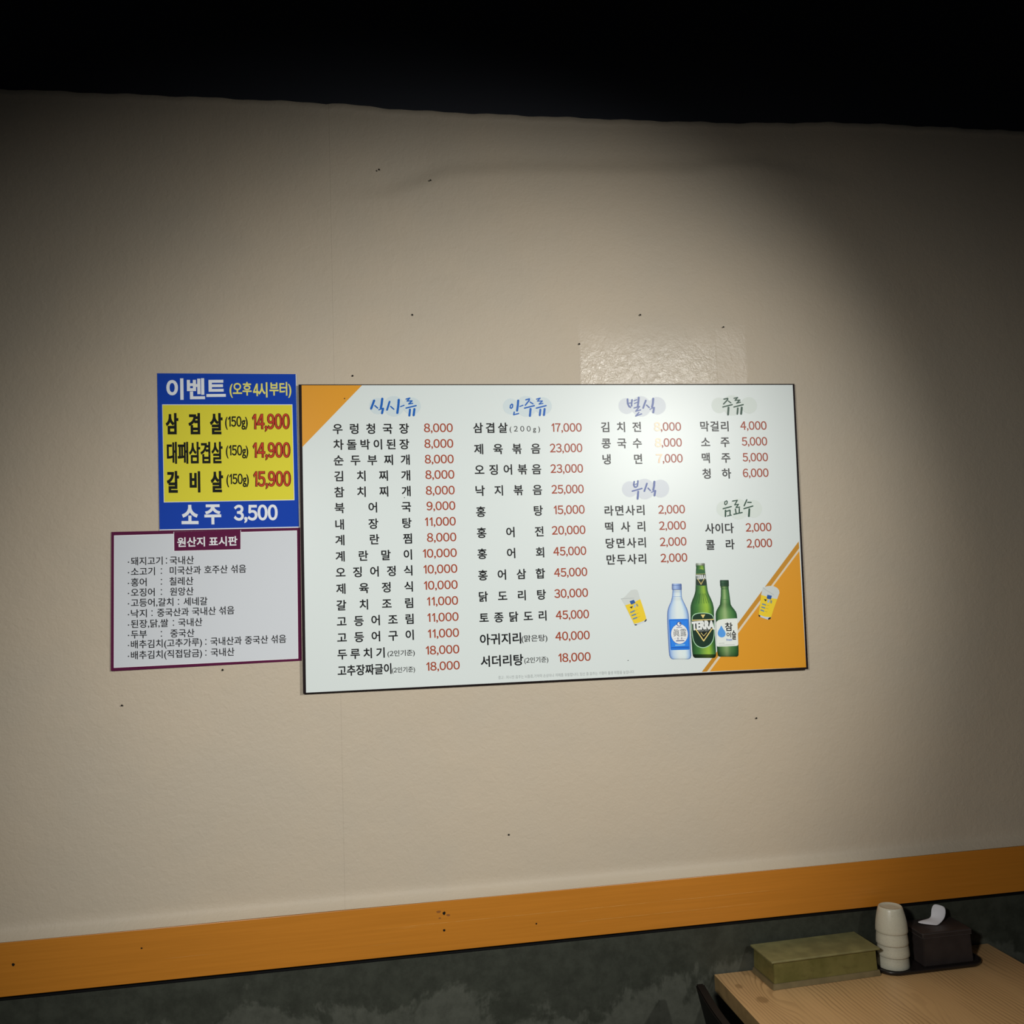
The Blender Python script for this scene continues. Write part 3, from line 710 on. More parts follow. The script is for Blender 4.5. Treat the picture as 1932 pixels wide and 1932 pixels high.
for pts_list in ([(BOARD['tl'], ORANGE)], [(BOARD['outer_stripe'], (0.62, 0.29, 0.03)), (BOARD['white_stripe'], (0.80, 0.70, 0.52)), (BOARD['corner'], ORANGE)]):
    ink = Ink()
    for pts, c in pts_list:
        ink.poly(pts, c, 1)
    o = ink.build('corner_print', M_INK, board)
    o['label'] = 'orange printed corner'

SL = -0.0065
BUB = {'meal': (0.655, 0.76, 0.79), 'snack': (0.675, 0.775, 0.80), 'special': (0.70, 0.755, 0.80), 'side': (0.685, 0.735, 0.79), 'liquor': (0.735, 0.812, 0.765), 'drink': (0.735, 0.812, 0.765)}
HC = {'meal': BLUE, 'snack': BLUE, 'special': VIOLET, 'side': VIOLET, 'liquor': GREEN, 'drink': GREEN}
for key in ('meal', 'snack', 'special', 'side', 'liquor', 'drink'):
    strokes, circ = HEADS[key]
    ink = Ink()
    for pts, r in strokes:
        ink.stroke(pts, r * 1.15, HC[key], 5)
    h = ink.build('section_heading', M_INK, board)
    for i, (c, r) in enumerate(circ):
        ink = Ink()
        ink.disc(c, r, BUB[key], 1 + i)
        ink.build('heading_bubble', M_INK, h)
    names, prices = ROWS[key]
    ink = Ink()
    for row in names:
        small = '(' in row[0]
        tight = row[0] in ('고추장짜글이',)
        write(ink, row, NAMEC, 2, 0.009 if small else 0.020, squeeze=(small and 'g' not in row[0]) or tight, slope=SL, box='paren' if small else None)
    ink.build('dish_lettering', M_INK, board)
    ink = Ink()
    stick = Ink()
    for row in prices:
        if key == 'special':                       # first digit: glossy vinyl stuck over the print, lamp glare mixed into its colour
            w = row[2] - row[1]
            first = [row[0][0], row[1], row[1] + w * 0.225, row[3] + 0.002 * w, 0, row[5] * 1.04]
            rest = [row[0][1:], row[1] + w * 0.245, row[2], row[3], row[4], row[5]]
            write(stick, first, (0.68, 0.33, 0.10), 4, 0.022, squeeze=True, slope=SL)
            write(ink, rest, PRICEC, 2, 0.015, squeeze=True, slope=SL)
        else:
            write(ink, row, PRICEC, 2, 0.015, squeeze=True, slope=SL)
    ink.build('price_lettering', M_INK, board)
    if stick.v:
        o = stick.build('glossy_price_figure', M_STICK, board)
        o['label'] = 'glossy stuck-on price figures with glare in their colour'

ink = Ink()
write(ink, WARN, (0.36, 0.39, 0.39), 1, 0.0, squeeze=True)
ink.build('warning_line', M_INK, board)

for (bx, bz), r in zip(BSPECK, (1.8, 1.3, 1.3)):
    ink = Ink()
    ink.disc((bx, bz), r, (0.03, 0.025, 0.02), 4, 8, r * 0.7)
    ink.build('dirt_speck', M_INK, board)

WHITE = (0.80, 0.84, 0.84)


def vline(ink, pts, r, c, layer):
    ink.stroke(pts, r, c, layer, cap=True)


def bottle(rows_body, stops, mul, rows_cap, cap_stops, foot=None, foot_mul=None, extra=None):
    ink = Ink()
    ink.gradient(rows_body, stops, mul, 3)
    ink.gradient(rows_cap, cap_stops, None, 4)
    if foot:
        ink.gradient(foot, stops, foot_mul, 3)
    if extra:
        extra(ink)
    return ink.build('bottle_picture', M_INK, board)


s3 = lambda L: [(u, seen(*c)) for u, c in L]
def smooth(pts, n=5):
    out = []
    m = len(pts)
    for i in range(m):
        p0, p1, p2, p3 = (pts[(i + k) % m] for k in (-1, 0, 1, 2))
        for j in range(n):
            t = j / n
            out.append(tuple(0.5 * (2 * p1[a] + (p2[a] - p0[a]) * t + (2 * p0[a] - 5 * p1[a] + 4 * p2[a] - p3[a]) * t * t + (3 * p1[a] - p0[a] - 3 * p2[a] + p3[a]) * t ** 3) for a in (0, 1)))
    return out


def rings(ink, rows_, us, r, c, layer):
    for u in us:
        k = u * (len(rows_) - 1)
        i = min(int(k), len(rows_) - 2)
        t = k - i
        q = [rows_[i][a] + (rows_[i + 1][a] - rows_[i][a]) * t for a in range(4)]
        ink.stroke([(q[0], q[1]), (q[2], q[3])], r, c, layer, cap=False)


# green beer bottle
T = BEER
def beer_extra(ink):
    for k in range(7):
        a, b_ = T['cap'][0], T['cap'][2]
        u = (k + 0.5) / 7
        ink.stroke([(a[0] + (a[2] - a[0]) * u, a[1] - 0.3), (b_[0] + (b_[2] - b_[0]) * u, b_[1] + 0.2)], 0.35, seen(85, 88, 78), 5, cap=False)
    rings(ink, T['body'][:3], (0.0, 0.9), 0.45, seen(28, 66, 36), 5)
    # printed splashes over the shoulder of the glass
    for p, q, w_, c_ in ((0.20, 0.80, 0.5, (34, 84, 42)), (0.34, 0.62, 0.6, (30, 78, 40)), (0.47, 0.70, 0.5, (70, 120, 50)), (0.60, 0.55, 0.5, (44, 96, 40)), (0.72, 0.75, 0.5, (50, 104, 44)), (0.84, 0.6, 0.5, (30, 76, 38))):
        a, b_ = T['body'][8], T['body'][12]
        ink.stroke([(a[0] + (a[2] - a[0]) * (0.5 + (p - 0.5) * 0.7), a[1] - 2 * q), (a[0] + (a[2] - a[0]) * p, a[1] - 12 * q), (b_[0] + (b_[2] - b_[0]) * (0.5 + (p - 0.5) * 0.9), b_[1] + 4)], w_, seen(*c_), 4)


tb = bottle(T['body'], s3([(0, (22, 55, 30)), (0.10, (38, 82, 42)), (0.32, (62, 112, 52)), (0.52, (112, 150, 58)), (0.70, (138, 172, 56)), (0.84, (84, 130, 50)), (0.94, (40, 88, 44)), (1, (22, 58, 32))]),
            [0.8, 0.9, 1.0, 0.8, 0.8, 0.8, 0.9, 0.95, 0.9, 0.9, 0.95, 1.0, 1.05, 1.0, 0.9, 0.85, 0.85, 1.05, 1.1], T['cap'], s3([(0, (95, 105, 92)), (0.5, (190, 200, 185)), (0.7, (120, 125, 110)), (1, (75, 80, 70))]),
            T['foot'], [0.18, 0.14, 0.14, 0.12], beer_extra)
tb['label'] = 'printed tall green beer bottle'
ink = Ink()
GOLD = seen(205, 185, 115)
DKG = seen(22, 48, 34)
ink.poly(T['neck'], seen(45, 88, 52), 4)
ink.poly(T['neckblack'], seen(30, 48, 36), 5)
ink.poly(T['neckgold'], seen(150, 150, 90), 6)
vline(ink, T['neckV'], T['Vwn'], GOLD, 6)
vline(ink, T['neckV2'], T['Vwn'] * 0.7, seen(140, 120, 70), 6)
write(ink, T['necktext'], WHITE, 7, 0.03, squeeze=True, latin=True, box='caps')
ink.build('neck_label', M_INK, tb)
ink = Ink()
ink.poly(smooth(T['oval']), seen(150, 190, 155), 4)
ink.poly(smooth(T['ovalin']), DKG, 5)
ink.poly(T['tri'], seen(14, 26, 22), 6)
ink.poly(T['goldbar'], GOLD, 7)
ink.poly(T['topV'], GOLD, 6)
vline(ink, T['V'], T['Vw'], GOLD, 7)
vline(ink, T['V2'], T['Vwn'], GOLD, 7)
write(ink, T['text'], (0.86, 0.90, 0.88), 8, 0.055, squeeze=True, latin=True, box='caps', arch=1.2)
write(ink, T['small'], (0.45, 0.50, 0.46), 8, 0.01, squeeze=True, latin=True, box='caps')
ink.build('bottle_label', M_INK, tb)
# green soju bottle
Cc = SOJU
def soju_extra(ink):
    rings(ink, Cc['cap'], (0.25, 0.55, 0.85), 0.45, seen(12, 34, 24), 5)
    rings(ink, Cc['body'], (0.13,), 0.5, seen(24, 60, 32), 5)
    rings(ink, Cc['body'], (0.25,), 0.35, seen(50, 92, 50), 5)


cb = bottle(Cc['body'], s3([(0, (20, 52, 28)), (0.08, (40, 84, 42)), (0.28, (100, 138, 82)), (0.45, (140, 165, 112)), (0.6, (88, 130, 74)), (0.85, (52, 102, 52)), (0.95, (34, 76, 40)), (1, (18, 50, 28))]),
            [0.6, 0.7, 0.9, 1.0, 1.0, 0.75, 0.8, 0.95, 1.0, 1.0, 1.0, 1.0, 0.95, 0.75, 0.5, 0.3, 0.2], Cc['cap'], s3([(0, (14, 42, 28)), (0.3, (50, 85, 62)), (0.5, (34, 68, 46)), (1, (14, 40, 26))]), extra=soju_extra)
cb['label'] = 'printed green soju bottle with white label'
ink = Ink()
ink.poly(Cc['label'], seen(205, 210, 204), 4)
ink.poly(smooth(Cc['drop'], 3), seen(78, 140, 205), 5)
for k in ('t1', 't2', 't3'):
    write(ink, Cc[k], (0.012, 0.012, 0.012), 5, 0.02, squeeze=True, box='tight')
write(ink, Cc['t4'], seen(50, 95, 170), 6, 0.012, squeeze=True, latin=True, box='caps')
for p in Cc['t5']:
    ink.stroke(p, Cc['tw'], seen(150, 155, 150), 5, cap=False)
ink.build('bottle_label', M_INK, cb)
# pale blue soju bottle
J = PALE
def pale_extra(ink):
    rings(ink, J['cap'], (0.4, 0.68, 0.9), 0.35, seen(62, 84, 140), 5)
    rings(ink, J['body'], (0.07, 0.13), 0.3, seen(95, 125, 180), 5)


jb = bottle(J['body'], s3([(0, (60, 85, 145)), (0.07, (130, 160, 205)), (0.2, (172, 192, 215)), (0.45, (200, 212, 212)), (0.75, (196, 210, 214)), (0.92, (140, 172, 214)), (1, (52, 78, 135))]),
            [0.7, 0.9, 1.0, 0.9, 1.0, 1, 1, 1, 1, 1, 1, 1, 1, 1, 0.95, 0.75, 0.5], J['cap'], s3([(0, (70, 90, 140)), (0.3, (150, 172, 208)), (0.6, (120, 145, 190)), (1, (60, 80, 130))]), extra=pale_extra)
jb['label'] = 'printed pale blue glass bottle with blue label'
ink = Ink()
NAVY = seen(30, 38, 90)
ink.poly(J['label'], seen(115, 165, 220), 4)
ink.poly([tuple((p[0] * 0.985 + J['disc'][0][0] * 0.015, p[1] * 0.985 + J['disc'][0][1] * 0.015)) for p in J['label']], seen(25, 100, 195), 5)
ink.poly(J['inner'], seen(40, 118, 212), 6)
ink.disc(J['disc'][0], J['disc'][1] * 1.03, seen(20, 70, 150), 7, 40, J['disc'][2] * 1.03)
ink.disc(J['disc'][0], J['disc'][1], seen(208, 216, 212), 8, 40, J['disc'][2])
ink.disc(J['emblem'][0], J['emblem'][1] * 1.15, seen(25, 60, 140), 9)
ink.disc(J['emblem'][0], J['emblem'][1] * 0.85, seen(205, 215, 225), 10)
ink.disc((J['emblem'][0][0] + J['emblem'][1] * 0.25, J['emblem'][0][1] + J['emblem'][1] * 0.15), J['emblem'][1] * 0.5, NAVY, 11)
ink.disc(J['emblem2'][0], J['emblem2'][1] * 0.9, seen(215, 222, 228), 12, 24, J['emblem2'][1] * 1.2)
for k in ('t1', 't2'):
    write(ink, J[k], seen(85, 90, 92), 9, 0.0, squeeze=True, box='tight')
write(ink, J['t3'], NAVY, 9, 0.02)
for i, p in enumerate(J['lines']):
    ink.stroke(p, J['w1'] if i < 2 else (J['w2'] if i == 2 else J['w1'] * 1.8), seen(150, 155, 165) if i < 2 else seen(55, 62, 105), 9, cap=False)
ink.stroke(J['light'], J['w3'], seen(120, 175, 235), 7, cap=False)
ink.poly(J['dark'], seen(22, 84, 172), 7)
ink.build('bottle_label', M_INK, jb)


def beer_glass(g, lab):
    ink = Ink()
    ink.poly(g['foam'], seen(182, 188, 185), 3)
    ink.poly(g['beer'], seen(222, 182, 45), 4)
    ink.poly(g['base'], seen(178, 186, 196), 5)
    for p in g['feet']:
        ink.poly(p, seen(20, 26, 36), 6)
    o = ink.build('beer_glass_picture', M_INK, board)
    o['label'] = lab
    ink = Ink()
    b = g['foam']
    m_ = len(b) // 2
    ink.stroke([b[0], b[-2] if False else tuple((b[0][a] * 0.55 + b[-1][a] * 0.25 + b[m_][a] * 0.2) for a in (0, 1)), tuple((b[m_][a] * 0.35 + b[-1][a] * 0.25 + b[-4][a] * 0.4) for a in (0, 1))], g['pw'] * 0.35, seen(160, 166, 165), 4)
    ink.poly(g['square'], seen(38, 78, 140), 5)
    ink.poly(g['tri'], seen(36, 38, 30), 5)
    ink.poly(g['pale'], seen(140, 165, 195), 6)
    ink.poly(g['pale2'], seen(120, 130, 120), 6)
    for p in g['pills']:
        ink.stroke(p, g['pw'], seen(95, 125, 145), 5)
    for p in g['dashes']:
        ink.stroke(p, g['dw'], seen(150, 135, 50), 5, cap=False)
    ink.build('glass_marking', M_INK, o)


beer_glass(GLASSL, 'printed tilted beer glass at the left of the bottles')
beer_glass(GLASSR, 'printed tilted beer glass on the orange corner')

# ------------------------------------------------------------------ event poster
M_BLUEP = plain('matte_blue_print', (0.007, 0.058, 0.45), 0.5, 0.06)
M_INKM = ink_material('matte_ink', 0.6, 0.08)
ev = thing('event_poster', 'blue event poster with yellow panel of discount prices', 'poster', (-0.267, -0.0004, 2.008))
v, f = slab(EVENT['outline'], 0.0, 0.0004)
mesh_obj('blue_sheet', v, f, M_BLUEP, ev)
ink = Ink()
o4 = EVENT['outline']
ink.poly(EVENT['panel'], (0.86, 0.90, 0.92), 1)
ink.poly(EVENT['yellow'], (0.80, 0.73, 0.055), 2)
ink.stroke([o4[2], o4[3]], 1.2, (0.80, 0.84, 0.88), 1, cap=False)
ink.stroke([o4[1], o4[2]], 0.7, (0.80, 0.84, 0.88), 1, cap=False)
o = ink.build('yellow_panel', M_INKM, ev)
o['label'] = 'yellow price panel with white border'
for nm, rws, c, wt in (('heading_lettering', EVENT['white'][:1], (0.86, 0.90, 0.94), 0.031), ('hours_lettering', EVENT['yell'], (0.85, 0.80, 0.20), 0.020), ('drink_lettering', EVENT['white'][1:3], (0.86, 0.90, 0.94), 0.031), ('drink_price_lettering', EVENT['white'][3:], (0.86, 0.90, 0.94), 0.031)):
    ink = Ink()
    for row in rws:
        write(ink, row, c, 2, wt, squeeze=True, box='tight')
    ink.build(nm, M_INKM, ev)
ink = Ink()
for row in EVENT['black']:
    write(ink, row, (0.012, 0.014, 0.012), 4, 0.018 if '(' in row[0] else (0.020 if len(row[0]) > 2 else 0.030), squeeze=True, box='tight')
ink.build('dish_lettering', M_INKM, ev)
ink = Ink()
for row in EVENT['red']:
    write(ink, row, (0.08, 0.015, 0.012), 4, 0.036, squeeze=True, box='tight')
    r2 = list(row)
    r2[1] += 0.7
    r2[2] -= 0.7
    r2[5] -= 1.4
    write(ink, r2, (0.60, 0.065, 0.03), 6, 0.010, squeeze=True, box='tight')
ink.build('price_lettering', M_INKM, ev)

# ------------------------------------------------------------------ origin notice
M_NOTICE = plain('matte_maroon_print', (0.105, 0.009, 0.050), 0.5, 0.06)
og = thing('origin_notice', 'white ingredient origin notice with maroon border below the blue poster', 'notice', (-0.318, -0.0004, 1.680))
v, f = slab(ORIGIN['outline'], 0.0, 0.0004)
mesh_obj('maroon_sheet', v, f, M_NOTICE, og)
ink = Ink()
ink.poly(ORIGIN['inner'], (0.88, 0.90, 0.92), 1)
ink.poly(ORIGIN['paper'], (0.70, 0.735, 0.775), 2)
ink.build('white_panel', M_INKM, og)
ink = Ink()
ink.poly(ORIGIN['tabw'], (0.88, 0.90, 0.92), 3)
ink.poly(ORIGIN['tab'], (0.115, 0.010, 0.055), 4)
for row in ORIGIN['title']:
    write(ink, row, (0.86, 0.88, 0.90), 5, 0.024, squeeze=True)
ink.build('title_tab', M_INKM, og)
ink = Ink()
for row in ORIGIN['rows']:
    write(ink, row, (0.014, 0.015, 0.018), 4, 0.011, squeeze=True)
for c in ORIGIN['dots']:
    ink.disc(c, ORIGIN['dr'] * 1.15, (0.014, 0.015, 0.018), 4, 10)
ink.build('list_lettering', M_INKM, og)

# ------------------------------------------------------------------ dining table
def wood_material():
    n = NT('oak_veneer')
    P = n.obj()
    x, y, z = n.sep(P)
    wob = n.math('MULTIPLY', n.math('SUBTRACT', n.noise(n.mapping(P, (1.6, 0.55, 1)), 5.0, 3.0, 0.5), 0.5), 0.055)
    ph = n.math('ADD', x, wob)

    def swell(cx, cy, rx, ry, amp):
        dx = n.math('DIVIDE', n.math('SUBTRACT', x, cx), rx)
        dy = n.math('DIVIDE', n.math('SUBTRACT', y, cy), ry)
        r2 = n.math('ADD', n.math('MULTIPLY', dx, dx), n.math('MULTIPLY', dy, dy))
        return n.math('MULTIPLY', n.math('POWER', 2.718, n.math('MULTIPLY', r2, -1.0)), amp)
    for a in ((0.075, -0.135, 0.035, 0.10, 0.035), (0.40, -0.235, 0.03, 0.10, -0.035), (0.60, -0.12, 0.05, 0.16, 0.025)):
        ph = n.math('ADD', ph, swell(*a))
    band = n.math('FRACT', n.math('MULTIPLY', ph, 95.0))
    ring = n.math('MULTIPLY', n.rng(band, 0.45, 0.92), n.rng(band, 0.93, 1.0, 1.0, 0.0))
    amt = n.rng(n.noise(n.mapping(P, (3.0, 0.5, 1)), 4.0, 2.0), 0.35, 0.62, 0.15, 0.9)
    pores = n.rng(n.noise(n.mapping(P, (240, 9, 1)), 1.0, 3.0), 0.55, 0.72)
    c = n.mix(n.rng(n.noise(n.mapping(P, (2, 0.6, 1)), 3.0, 3.0), 0.3, 0.7), (0.50, 0.310, 0.140), (0.58, 0.365, 0.168))
    c = n.mix(n.math('MULTIPLY', ring, n.math('MULTIPLY', amt, 0.72)), c, (0.24, 0.135, 0.055))
    c = n.mix(n.math('MULTIPLY', pores, 0.22), c, (0.27, 0.155, 0.07))
    for cx, cy, rx, ry in ((0.052, -0.152, 0.013, 0.017), (0.030, -0.075, 0.008, 0.012)):
        k = n.math('MULTIPLY', n.rng(swell(cx, cy, rx, ry, 1.0), 0.2, 0.6), 0.6)
        c = n.mix(k, c, (0.23, 0.13, 0.05))
    nb = n.bump(n.math('ADD', ring, pores), 0.10, 0.0006)
    return n.out(c, 0.42, nb, None, 0.4)


M_WOOD = wood_material()
M_WEDGE = plain('oak_edge_band', (0.30, 0.20, 0.085), 0.5, 0.3, 0.1, 200, 0.15, 30)
M_STEEL = plain('black_powder_steel', (0.012, 0.012, 0.012), 0.4, 0.4)
tab = thing('dining_table', 'oak topped dining table standing against the wall', 'table', (0.815, -0.004, 0.0))
bm = box_bm(0.0, 0.714, -1.20, 0.0, 0.712, 0.750, 0.0012, 2)
bm.faces.ensure_lookup_table()
bm.normal_update()
for fc in bm.faces:
    fc.material_index = 0 if fc.normal.z > 0.5 else 1
bm_obj('tabletop', bm, [M_WOOD, M_WEDGE], tab)
bm_obj('pedestal', box_bm(0.317, 0.397, -0.64, -0.56, 0.012, 0.712, 0.004), M_STEEL, tab)
bm_obj('base_plate', box_bm(0.13, 0.584, -0.90, -0.30, 0.0, 0.012, 0.003), M_STEEL, tab)

# ------------------------------------------------------------------ utensil box
def brass_material():
    n = NT('olive_lacquer')
    P = n.obj()
    a = n.noise(P, 14.0, 4.0, 0.6)
    b = n.noise(n.mapping(P, (1, 1, 2.2)), 34.0, 3.0)
    c = n.mix(n.rng(a, 0.32, 0.68), (0.125, 0.118, 0.032), (0.205, 0.185, 0.060))
    c = n.mix(n.rng(b, 0.55, 0.75, 0.0, 0.45), c, (0.105, 0.085, 0.030))
    return n.out(c, 0.42, n.bump(b, 0.08, 0.001), 0.15, 0.4)


M_BRASS = brass_material()
M_PLINTH = plain('olive_plinth', (0.19, 0.15, 0.075), 0.5, 0.35, 0.08, 200, 0.15, 25)
ub = thing('utensil_box', 'olive green lidded utensil box on the table left of the cups', 'utensil box', (1.0425, -0.0615, 0.7502), 0.040)


def taper_bm(x0, x1, y0, y1, z0, z1, grow=0.0, bevel=0.0008):
    b = box_bm(x0, x1, y0, y1, z0, z1)
    for v_ in b.verts:
        if v_.co.z < (z0 + z1) / 2:
            v_.co.x += grow if v_.co.x > (x0 + x1) / 2 else -grow
            v_.co.y += grow if v_.co.y > (y0 + y1) / 2 else -grow
    bmesh.ops.bevel(b, geom=list(b.edges), offset=bevel, segments=2, affect='EDGES')
    return b


bm_obj('plinth', taper_bm(-0.1335, 0.1335, -0.0515, 0.0500, 0.0, 0.0125, 0.0020), M_PLINTH, ub)
bm_obj('body', taper_bm(-0.1295, 0.1270, -0.0495, 0.0490, 0.0125, 0.0585, 0.0014), M_BRASS, ub)
M_LID = plain('worn_olive_lid', (0.205, 0.190, 0.080), 0.42, 0.4, 0.06, 120, 0.20, 22)
bm_obj('lid', box_bm(-0.1370, 0.1345, -0.0565, 0.0515, 0.0590, 0.0635, 0.0012), M_LID, ub)

# ------------------------------------------------------------------ serving tray
M_TRAY = plain('black_tray_plastic', (0.014, 0.011, 0.011), 0.3, 0.5)
tray = thing('serving_tray', 'flat black tray with rounded ends under the cups and tissue box', 'tray', (1.3150, -0.0665, 0.7502), 0.006)


def stadium(w, d, r, n=10):
    pts = []
    for cx, cy, a0 in ((w / 2 - r, d / 2 - r, 0), (-w / 2 + r, d / 2 - r, 90), (-w / 2 + r, -d / 2 + r, 180), (w / 2 - r, -d / 2 + r, 270)):
        for k in range(n + 1):
            a = math.radians(a0 + 90 * k / n)
            pts.append((cx + r * math.cos(a), cy + r * math.sin(a)))
    return pts


def tray_mesh(mat):
    prof = [(-0.004, 0.0), (0.0, 0.0006), (0.002, 0.0060), (0.0015, 0.0075), (0.0, 0.0080), (-0.0015, 0.0074), (-0.0035, 0.0034), (-0.0060, 0.0030)]
    v, f = [], []
    W, D, R = 0.262, 0.108, 0.040
    for off, z in prof:
        v += [(x, y, z) for x, y in stadium(W + 2 * off, D + 2 * off, R + off)]
    n = len(v) // len(prof)
    for i in range(len(prof) - 1):
        for k in range(n):
            f.append((i * n + k, i * n + (k + 1) % n, (i + 1) * n + (k + 1) % n, (i + 1) * n + k))
    f.append(tuple(range(n))[::-1])
    f.append(tuple((len(prof) - 1) * n + k for k in range(n)))
    return mesh_obj('tray_body', v, f, mat, tray, smooth=True)


tray_mesh(M_TRAY)

# ------------------------------------------------------------------ cups
def cup_material():
    n = NT('speckled_melamine')
    P = n.obj()
    s = n.noise(P, 900.0, 2.0)
    s2 = n.noise(P, 420.0, 3.0)
    c = n.mix(n.rng(s, 0.55, 0.7), (0.60, 0.58, 0.46), (0.42, 0.40, 0.31))
    c = n.mix(n.rng(s2, 0.6, 0.75, 0.0, 0.5), c, (0.70, 0.68, 0.56))
    return n.out(c, 0.33, None, None, 0.5)


M_CUP = cup_material()
H, RB, RR, TH = 0.0565, 0.0283, 0.0365, 0.0013
# upside-down cup: z=0 is the rim on the tray, z=H the foot
CUP_BODY = [(RR - TH, 0.0015), (RR - TH * 0.5, 0.0), (RR, 0.0012), (RR - 0.0003, 0.006)]
for k in range(1, 9):
    t = k / 8
    CUP_BODY.append((RR - 0.0003 + (RB + 0.0006 - RR) * (0.32 * t + 0.68 * t * t), 0.006 + (H - 0.012) * t))
CUP_BODY += [(RB - 0.0008, H - 0.0022), (RB - 0.0026, H)]
CUP_FOOT = [(RB - 0.0026, H), (RB - 0.0042, H - 0.0002), (RB - 0.0056, H - 0.0020), (0.012, H - 0.0024), (0.0, H - 0.0024)]
CUP_IN = [(RB - 0.0055, H - 0.0050)] + [(RR - 0.0003 - TH + (RB - 0.0030 - RR + TH) * (0.32 * t + 0.68 * t * t), 0.006 + (H - 0.0130) * t) for t in (1, 0.75, 0.5, 0.25, 0)] + [(RR - TH, 0.0015)]
cup_lab = ['lowest upturned cup of the stack, standing on the tray', 'second upturned cup from the bottom of the stack', 'third upturned cup, just beneath the topmost one', 'topmost speckled cream cup, upturned on the stack by the tissue box']
c0 = None
NEST = 0.0267
for i in range(4):
    loc = (1.2345 + 0.0008 * math.sin(i * 2.1), -0.0715 + 0.0006 * math.cos(i * 1.7), 0.7535 + i * NEST)
    if c0 is None:
        c0 = thing('drinking_cup', cup_lab[i], 'cup', loc, 0, 'stacked cream cups')
        bm = lathe_bm(CUP_BODY, 56)
        lathe_bm([(RB - 0.0055, H - 0.0050)] + [(0.0, H - 0.0050)], 56, bm)
        lathe_bm(CUP_IN, 56, bm)
        bm_obj('cup_wall', bm, M_CUP, c0, smooth=True)
        bm_obj('foot_ring', lathe_bm(CUP_FOOT, 56), M_CUP, c0, smooth=True)
    else:
        c = c0.copy()
        COL.objects.link(c)
        c.location = loc
        c.rotation_euler = (0.004 * math.sin(i), 0.005 * (-1) ** i, 1.1 * i)
        c['label'] = cup_lab[i]
        for ch in list(c0.children):
            d = ch.copy()
            COL.objects.link(d)
            d.parent = c

# ------------------------------------------------------------------ tissue box
M_LEATHER = plain('dark_brown_leatherette', (0.034, 0.026, 0.024), 0.52, 0.4, 0.25, 420, 0.12, 40)
M_STITCH = plain('grey_brown_stitching', (0.075, 0.062, 0.058), 0.7, 0.2)
M_TISSUE = plain('white_tissue', (0.80, 0.80, 0.84), 0.9, 0.1, 0.1, 150)
tb_ = thing('tissue_box', 'dark brown leather tissue box with a white tissue pulled out', 'tissue box', (1.3600, -0.0555, 0.7535), 0.0)
bm_obj('box_body', taper_bm(-0.0615, 0.0615, -0.0415, 0.0415, 0.0, 0.0700, 0.0025, 0.002), M_LEATHER, tb_)
bm_obj('lid', box_bm(-0.0640, 0.0640, -0.0440, 0.0440, 0.0625, 0.0760, 0.0030, 3), M_LEATHER, tb_)
bm = bmesh.new()
for zz in (0.0735, 0.0645):
    tube_bm([(-0.0620, -0.0441, zz), (0.0620, -0.0441, zz)], 0.0006, 6, bm)
    tube_bm([(-0.0641, -0.0420, zz), (-0.0641, 0.0420, zz)], 0.0006, 6, bm)
bm_obj('stitching', bm, M_STITCH, tb_)
M_SLOT = plain('slot_shadow_lining', (0.05, 0.035, 0.03), 0.8, 0.1)
v = [(0.030 * math.cos(a * math.pi / 12) + 0.002, 0.012 * math.sin(a * math.pi / 12) + 0.006, 0.0762) for a in range(24)]
mesh_obj('slot', v, [tuple(range(24))], M_SLOT, tb_)


def tissue():
    """a folded sheet: one flap lies to the left, the other stands up on the right"""
    v, f = [], []
    # rows across the sheet, each a polyline running from the left tip to the upright corner
    rows_ = [
        [(-0.040, 0.016, 0.0800), (-0.024, 0.018, 0.0825), (-0.010, 0.019, 0.0830), (0.002, 0.020, 0.0860), (0.003, 0.022, 0.1000), (0.008, 0.021, 0.1145)],
        [(-0.036, 0.010, 0.0790), (-0.022, 0.011, 0.0835), (-0.008, 0.012, 0.0838), (0.007, 0.015, 0.0865), (0.012, 0.019, 0.1010), (0.016, 0.020, 0.1160)],
        [(-0.026, 0.004, 0.0780), (-0.016, 0.004, 0.0815), (-0.004, 0.005, 0.0825), (0.014, 0.010, 0.0860), (0.022, 0.014, 0.0990), (0.026, 0.017, 0.1130)],
        [(-0.014, -0.002, 0.0772), (-0.008, -0.002, 0.0790), (0.000, 0.000, 0.0800), (0.018, 0.006, 0.0845), (0.030, 0.011, 0.0960), (0.037, 0.014, 0.1090)],
        [(-0.004, -0.007, 0.0768), (-0.001, -0.007, 0.0772), (0.005, -0.005, 0.0778), (0.019, 0.002, 0.0815), (0.031, 0.008, 0.0890), (0.034, 0.011, 0.0970)],
    ]
    for r in rows_:
        v += r
    n = len(rows_[0])
    for i in range(len(rows_) - 1):
        for j in range(n - 1):
            a = i * n + j
            f.append((a, a + 1, a + n + 1, a + n))
    o = mesh_obj('tissue_sheet', v, f, M_TISSUE, tb_, smooth=True)
    m = o.modifiers.new('sub', 'SUBSURF')
    m.levels = m.render_levels = 2
    s = o.modifiers.new('sol', 'SOLIDIFY')
    s.thickness = 0.0004
    return o


tissue()

# ------------------------------------------------------------------ chair
M_CHAIR = plain('black_lacquered_chair', (0.005, 0.005, 0.005), 0.55, 0.12)
M_SEAT = plain('black_vinyl_seat', (0.014, 0.013, 0.013), 0.45, 0.4)
chair = thing('dining_chair', 'black curved-back chair pushed in at the left end of the table', 'chair', (0.93, -0.335, 0.0))


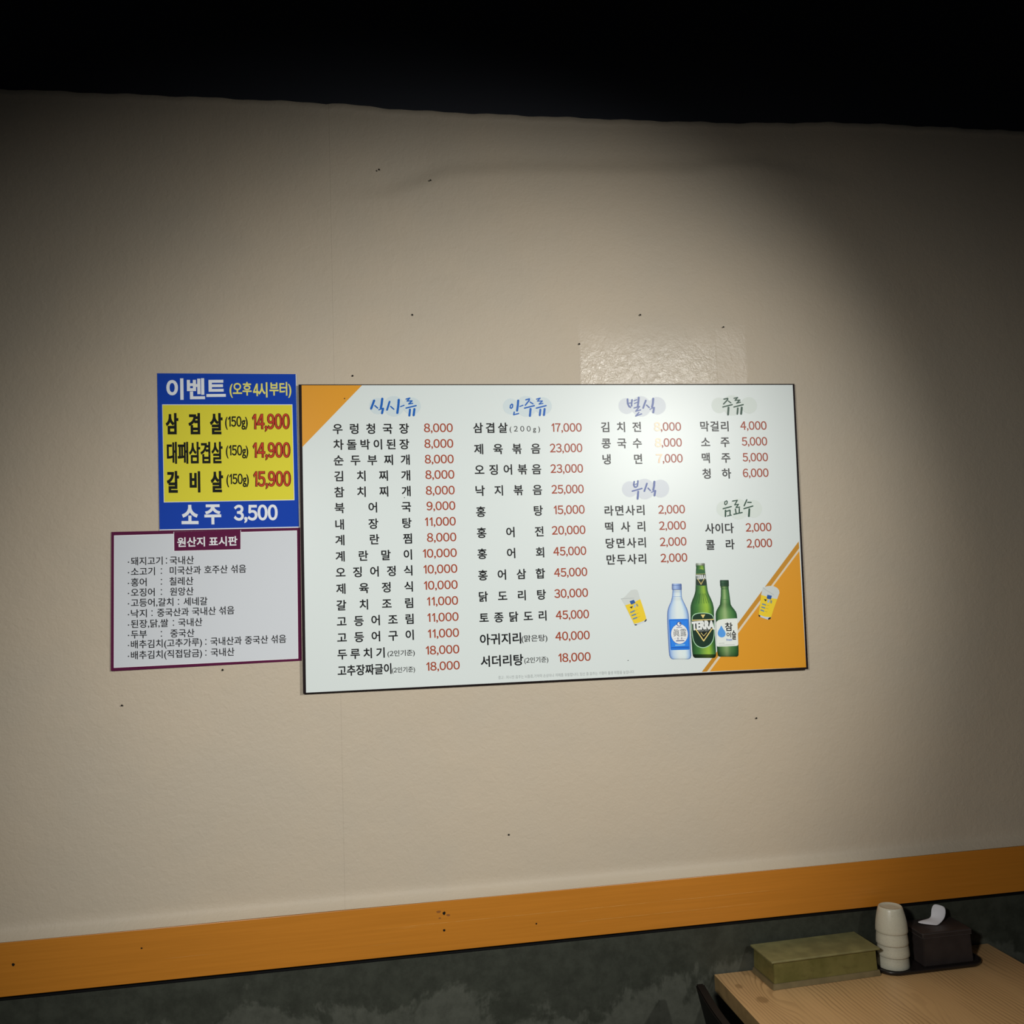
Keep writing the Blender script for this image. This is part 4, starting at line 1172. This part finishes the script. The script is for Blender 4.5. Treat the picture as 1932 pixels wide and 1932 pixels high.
def back_panel():
    """curved backrest: x leans back towards the top, bowed across its width"""
    bm = bmesh.new()
    ny, nz = 24, 10
    g = {}
    for s in (0, 1):
        for i in range(ny + 1):
            t = i / ny
            y = -0.205 + 0.41 * t
            bow = -0.016 * math.sin(math.pi * t)
            for j in range(nz + 1):
                u = j / nz
                z = 0.56 + 0.23 * u
                x = -0.155 - 0.052 * u + bow + (0.020 if s else 0.0)
                if u == 1:
                    z -= 0.0015
                g[s, i, j] = bm.verts.new((x, y, z))
    for i in range(ny):
        for j in range(nz):
            bm.faces.new((g[0, i, j], g[0, i, j + 1], g[0, i + 1, j + 1], g[0, i + 1, j]))
            bm.faces.new((g[1, i, j], g[1, i + 1, j], g[1, i + 1, j + 1], g[1, i, j + 1]))
        for j in (0, nz):
            q = (g[0, i, j], g[0, i + 1, j], g[1, i + 1, j], g[1, i, j])
            bm.faces.new(q if j == 0 else q[::-1])
    for j in range(nz):
        for i in (0, ny):
            q = (g[0, i, j], g[1, i, j], g[1, i, j + 1], g[0, i, j + 1])
            bm.faces.new(q if i == 0 else q[::-1])
    bmesh.ops.recalc_face_normals(bm, faces=bm.faces)
    sharp = [e for e in bm.edges if len(e.link_faces) == 2 and e.calc_face_angle(0) > 0.8]
    bmesh.ops.bevel(bm, geom=sharp, offset=0.003, segments=2, affect='EDGES')
    return bm


bm_obj('backrest', back_panel(), M_CHAIR, chair)
bm_obj('seat', box_bm(-0.20, 0.21, -0.20, 0.20, 0.425, 0.462, 0.012, 3), M_SEAT, chair)
for sx_, sy_ in ((-1, -1), (-1, 1), (1, -1), (1, 1)):
    if sx_ < 0:
        pts = [(-0.205, sy_ * 0.185, 0.0), (-0.185, sy_ * 0.185, 0.43), (-0.158, sy_ * 0.190, 0.56), (-0.182, sy_ * 0.192, 0.70)]
        pts = [(-0.195, sy_ * 0.185, 0.0), (-0.165, sy_ * 0.185, 0.43), (-0.140, sy_ * 0.188, 0.57), (-0.158, sy_ * 0.188, 0.66)]
    else:
        pts = [(0.20, sy_ * 0.185, 0.0), (0.185, sy_ * 0.180, 0.43)]
    bm_obj('leg', tube_bm(pts, 0.011, 12), M_STEEL, chair, smooth=True)
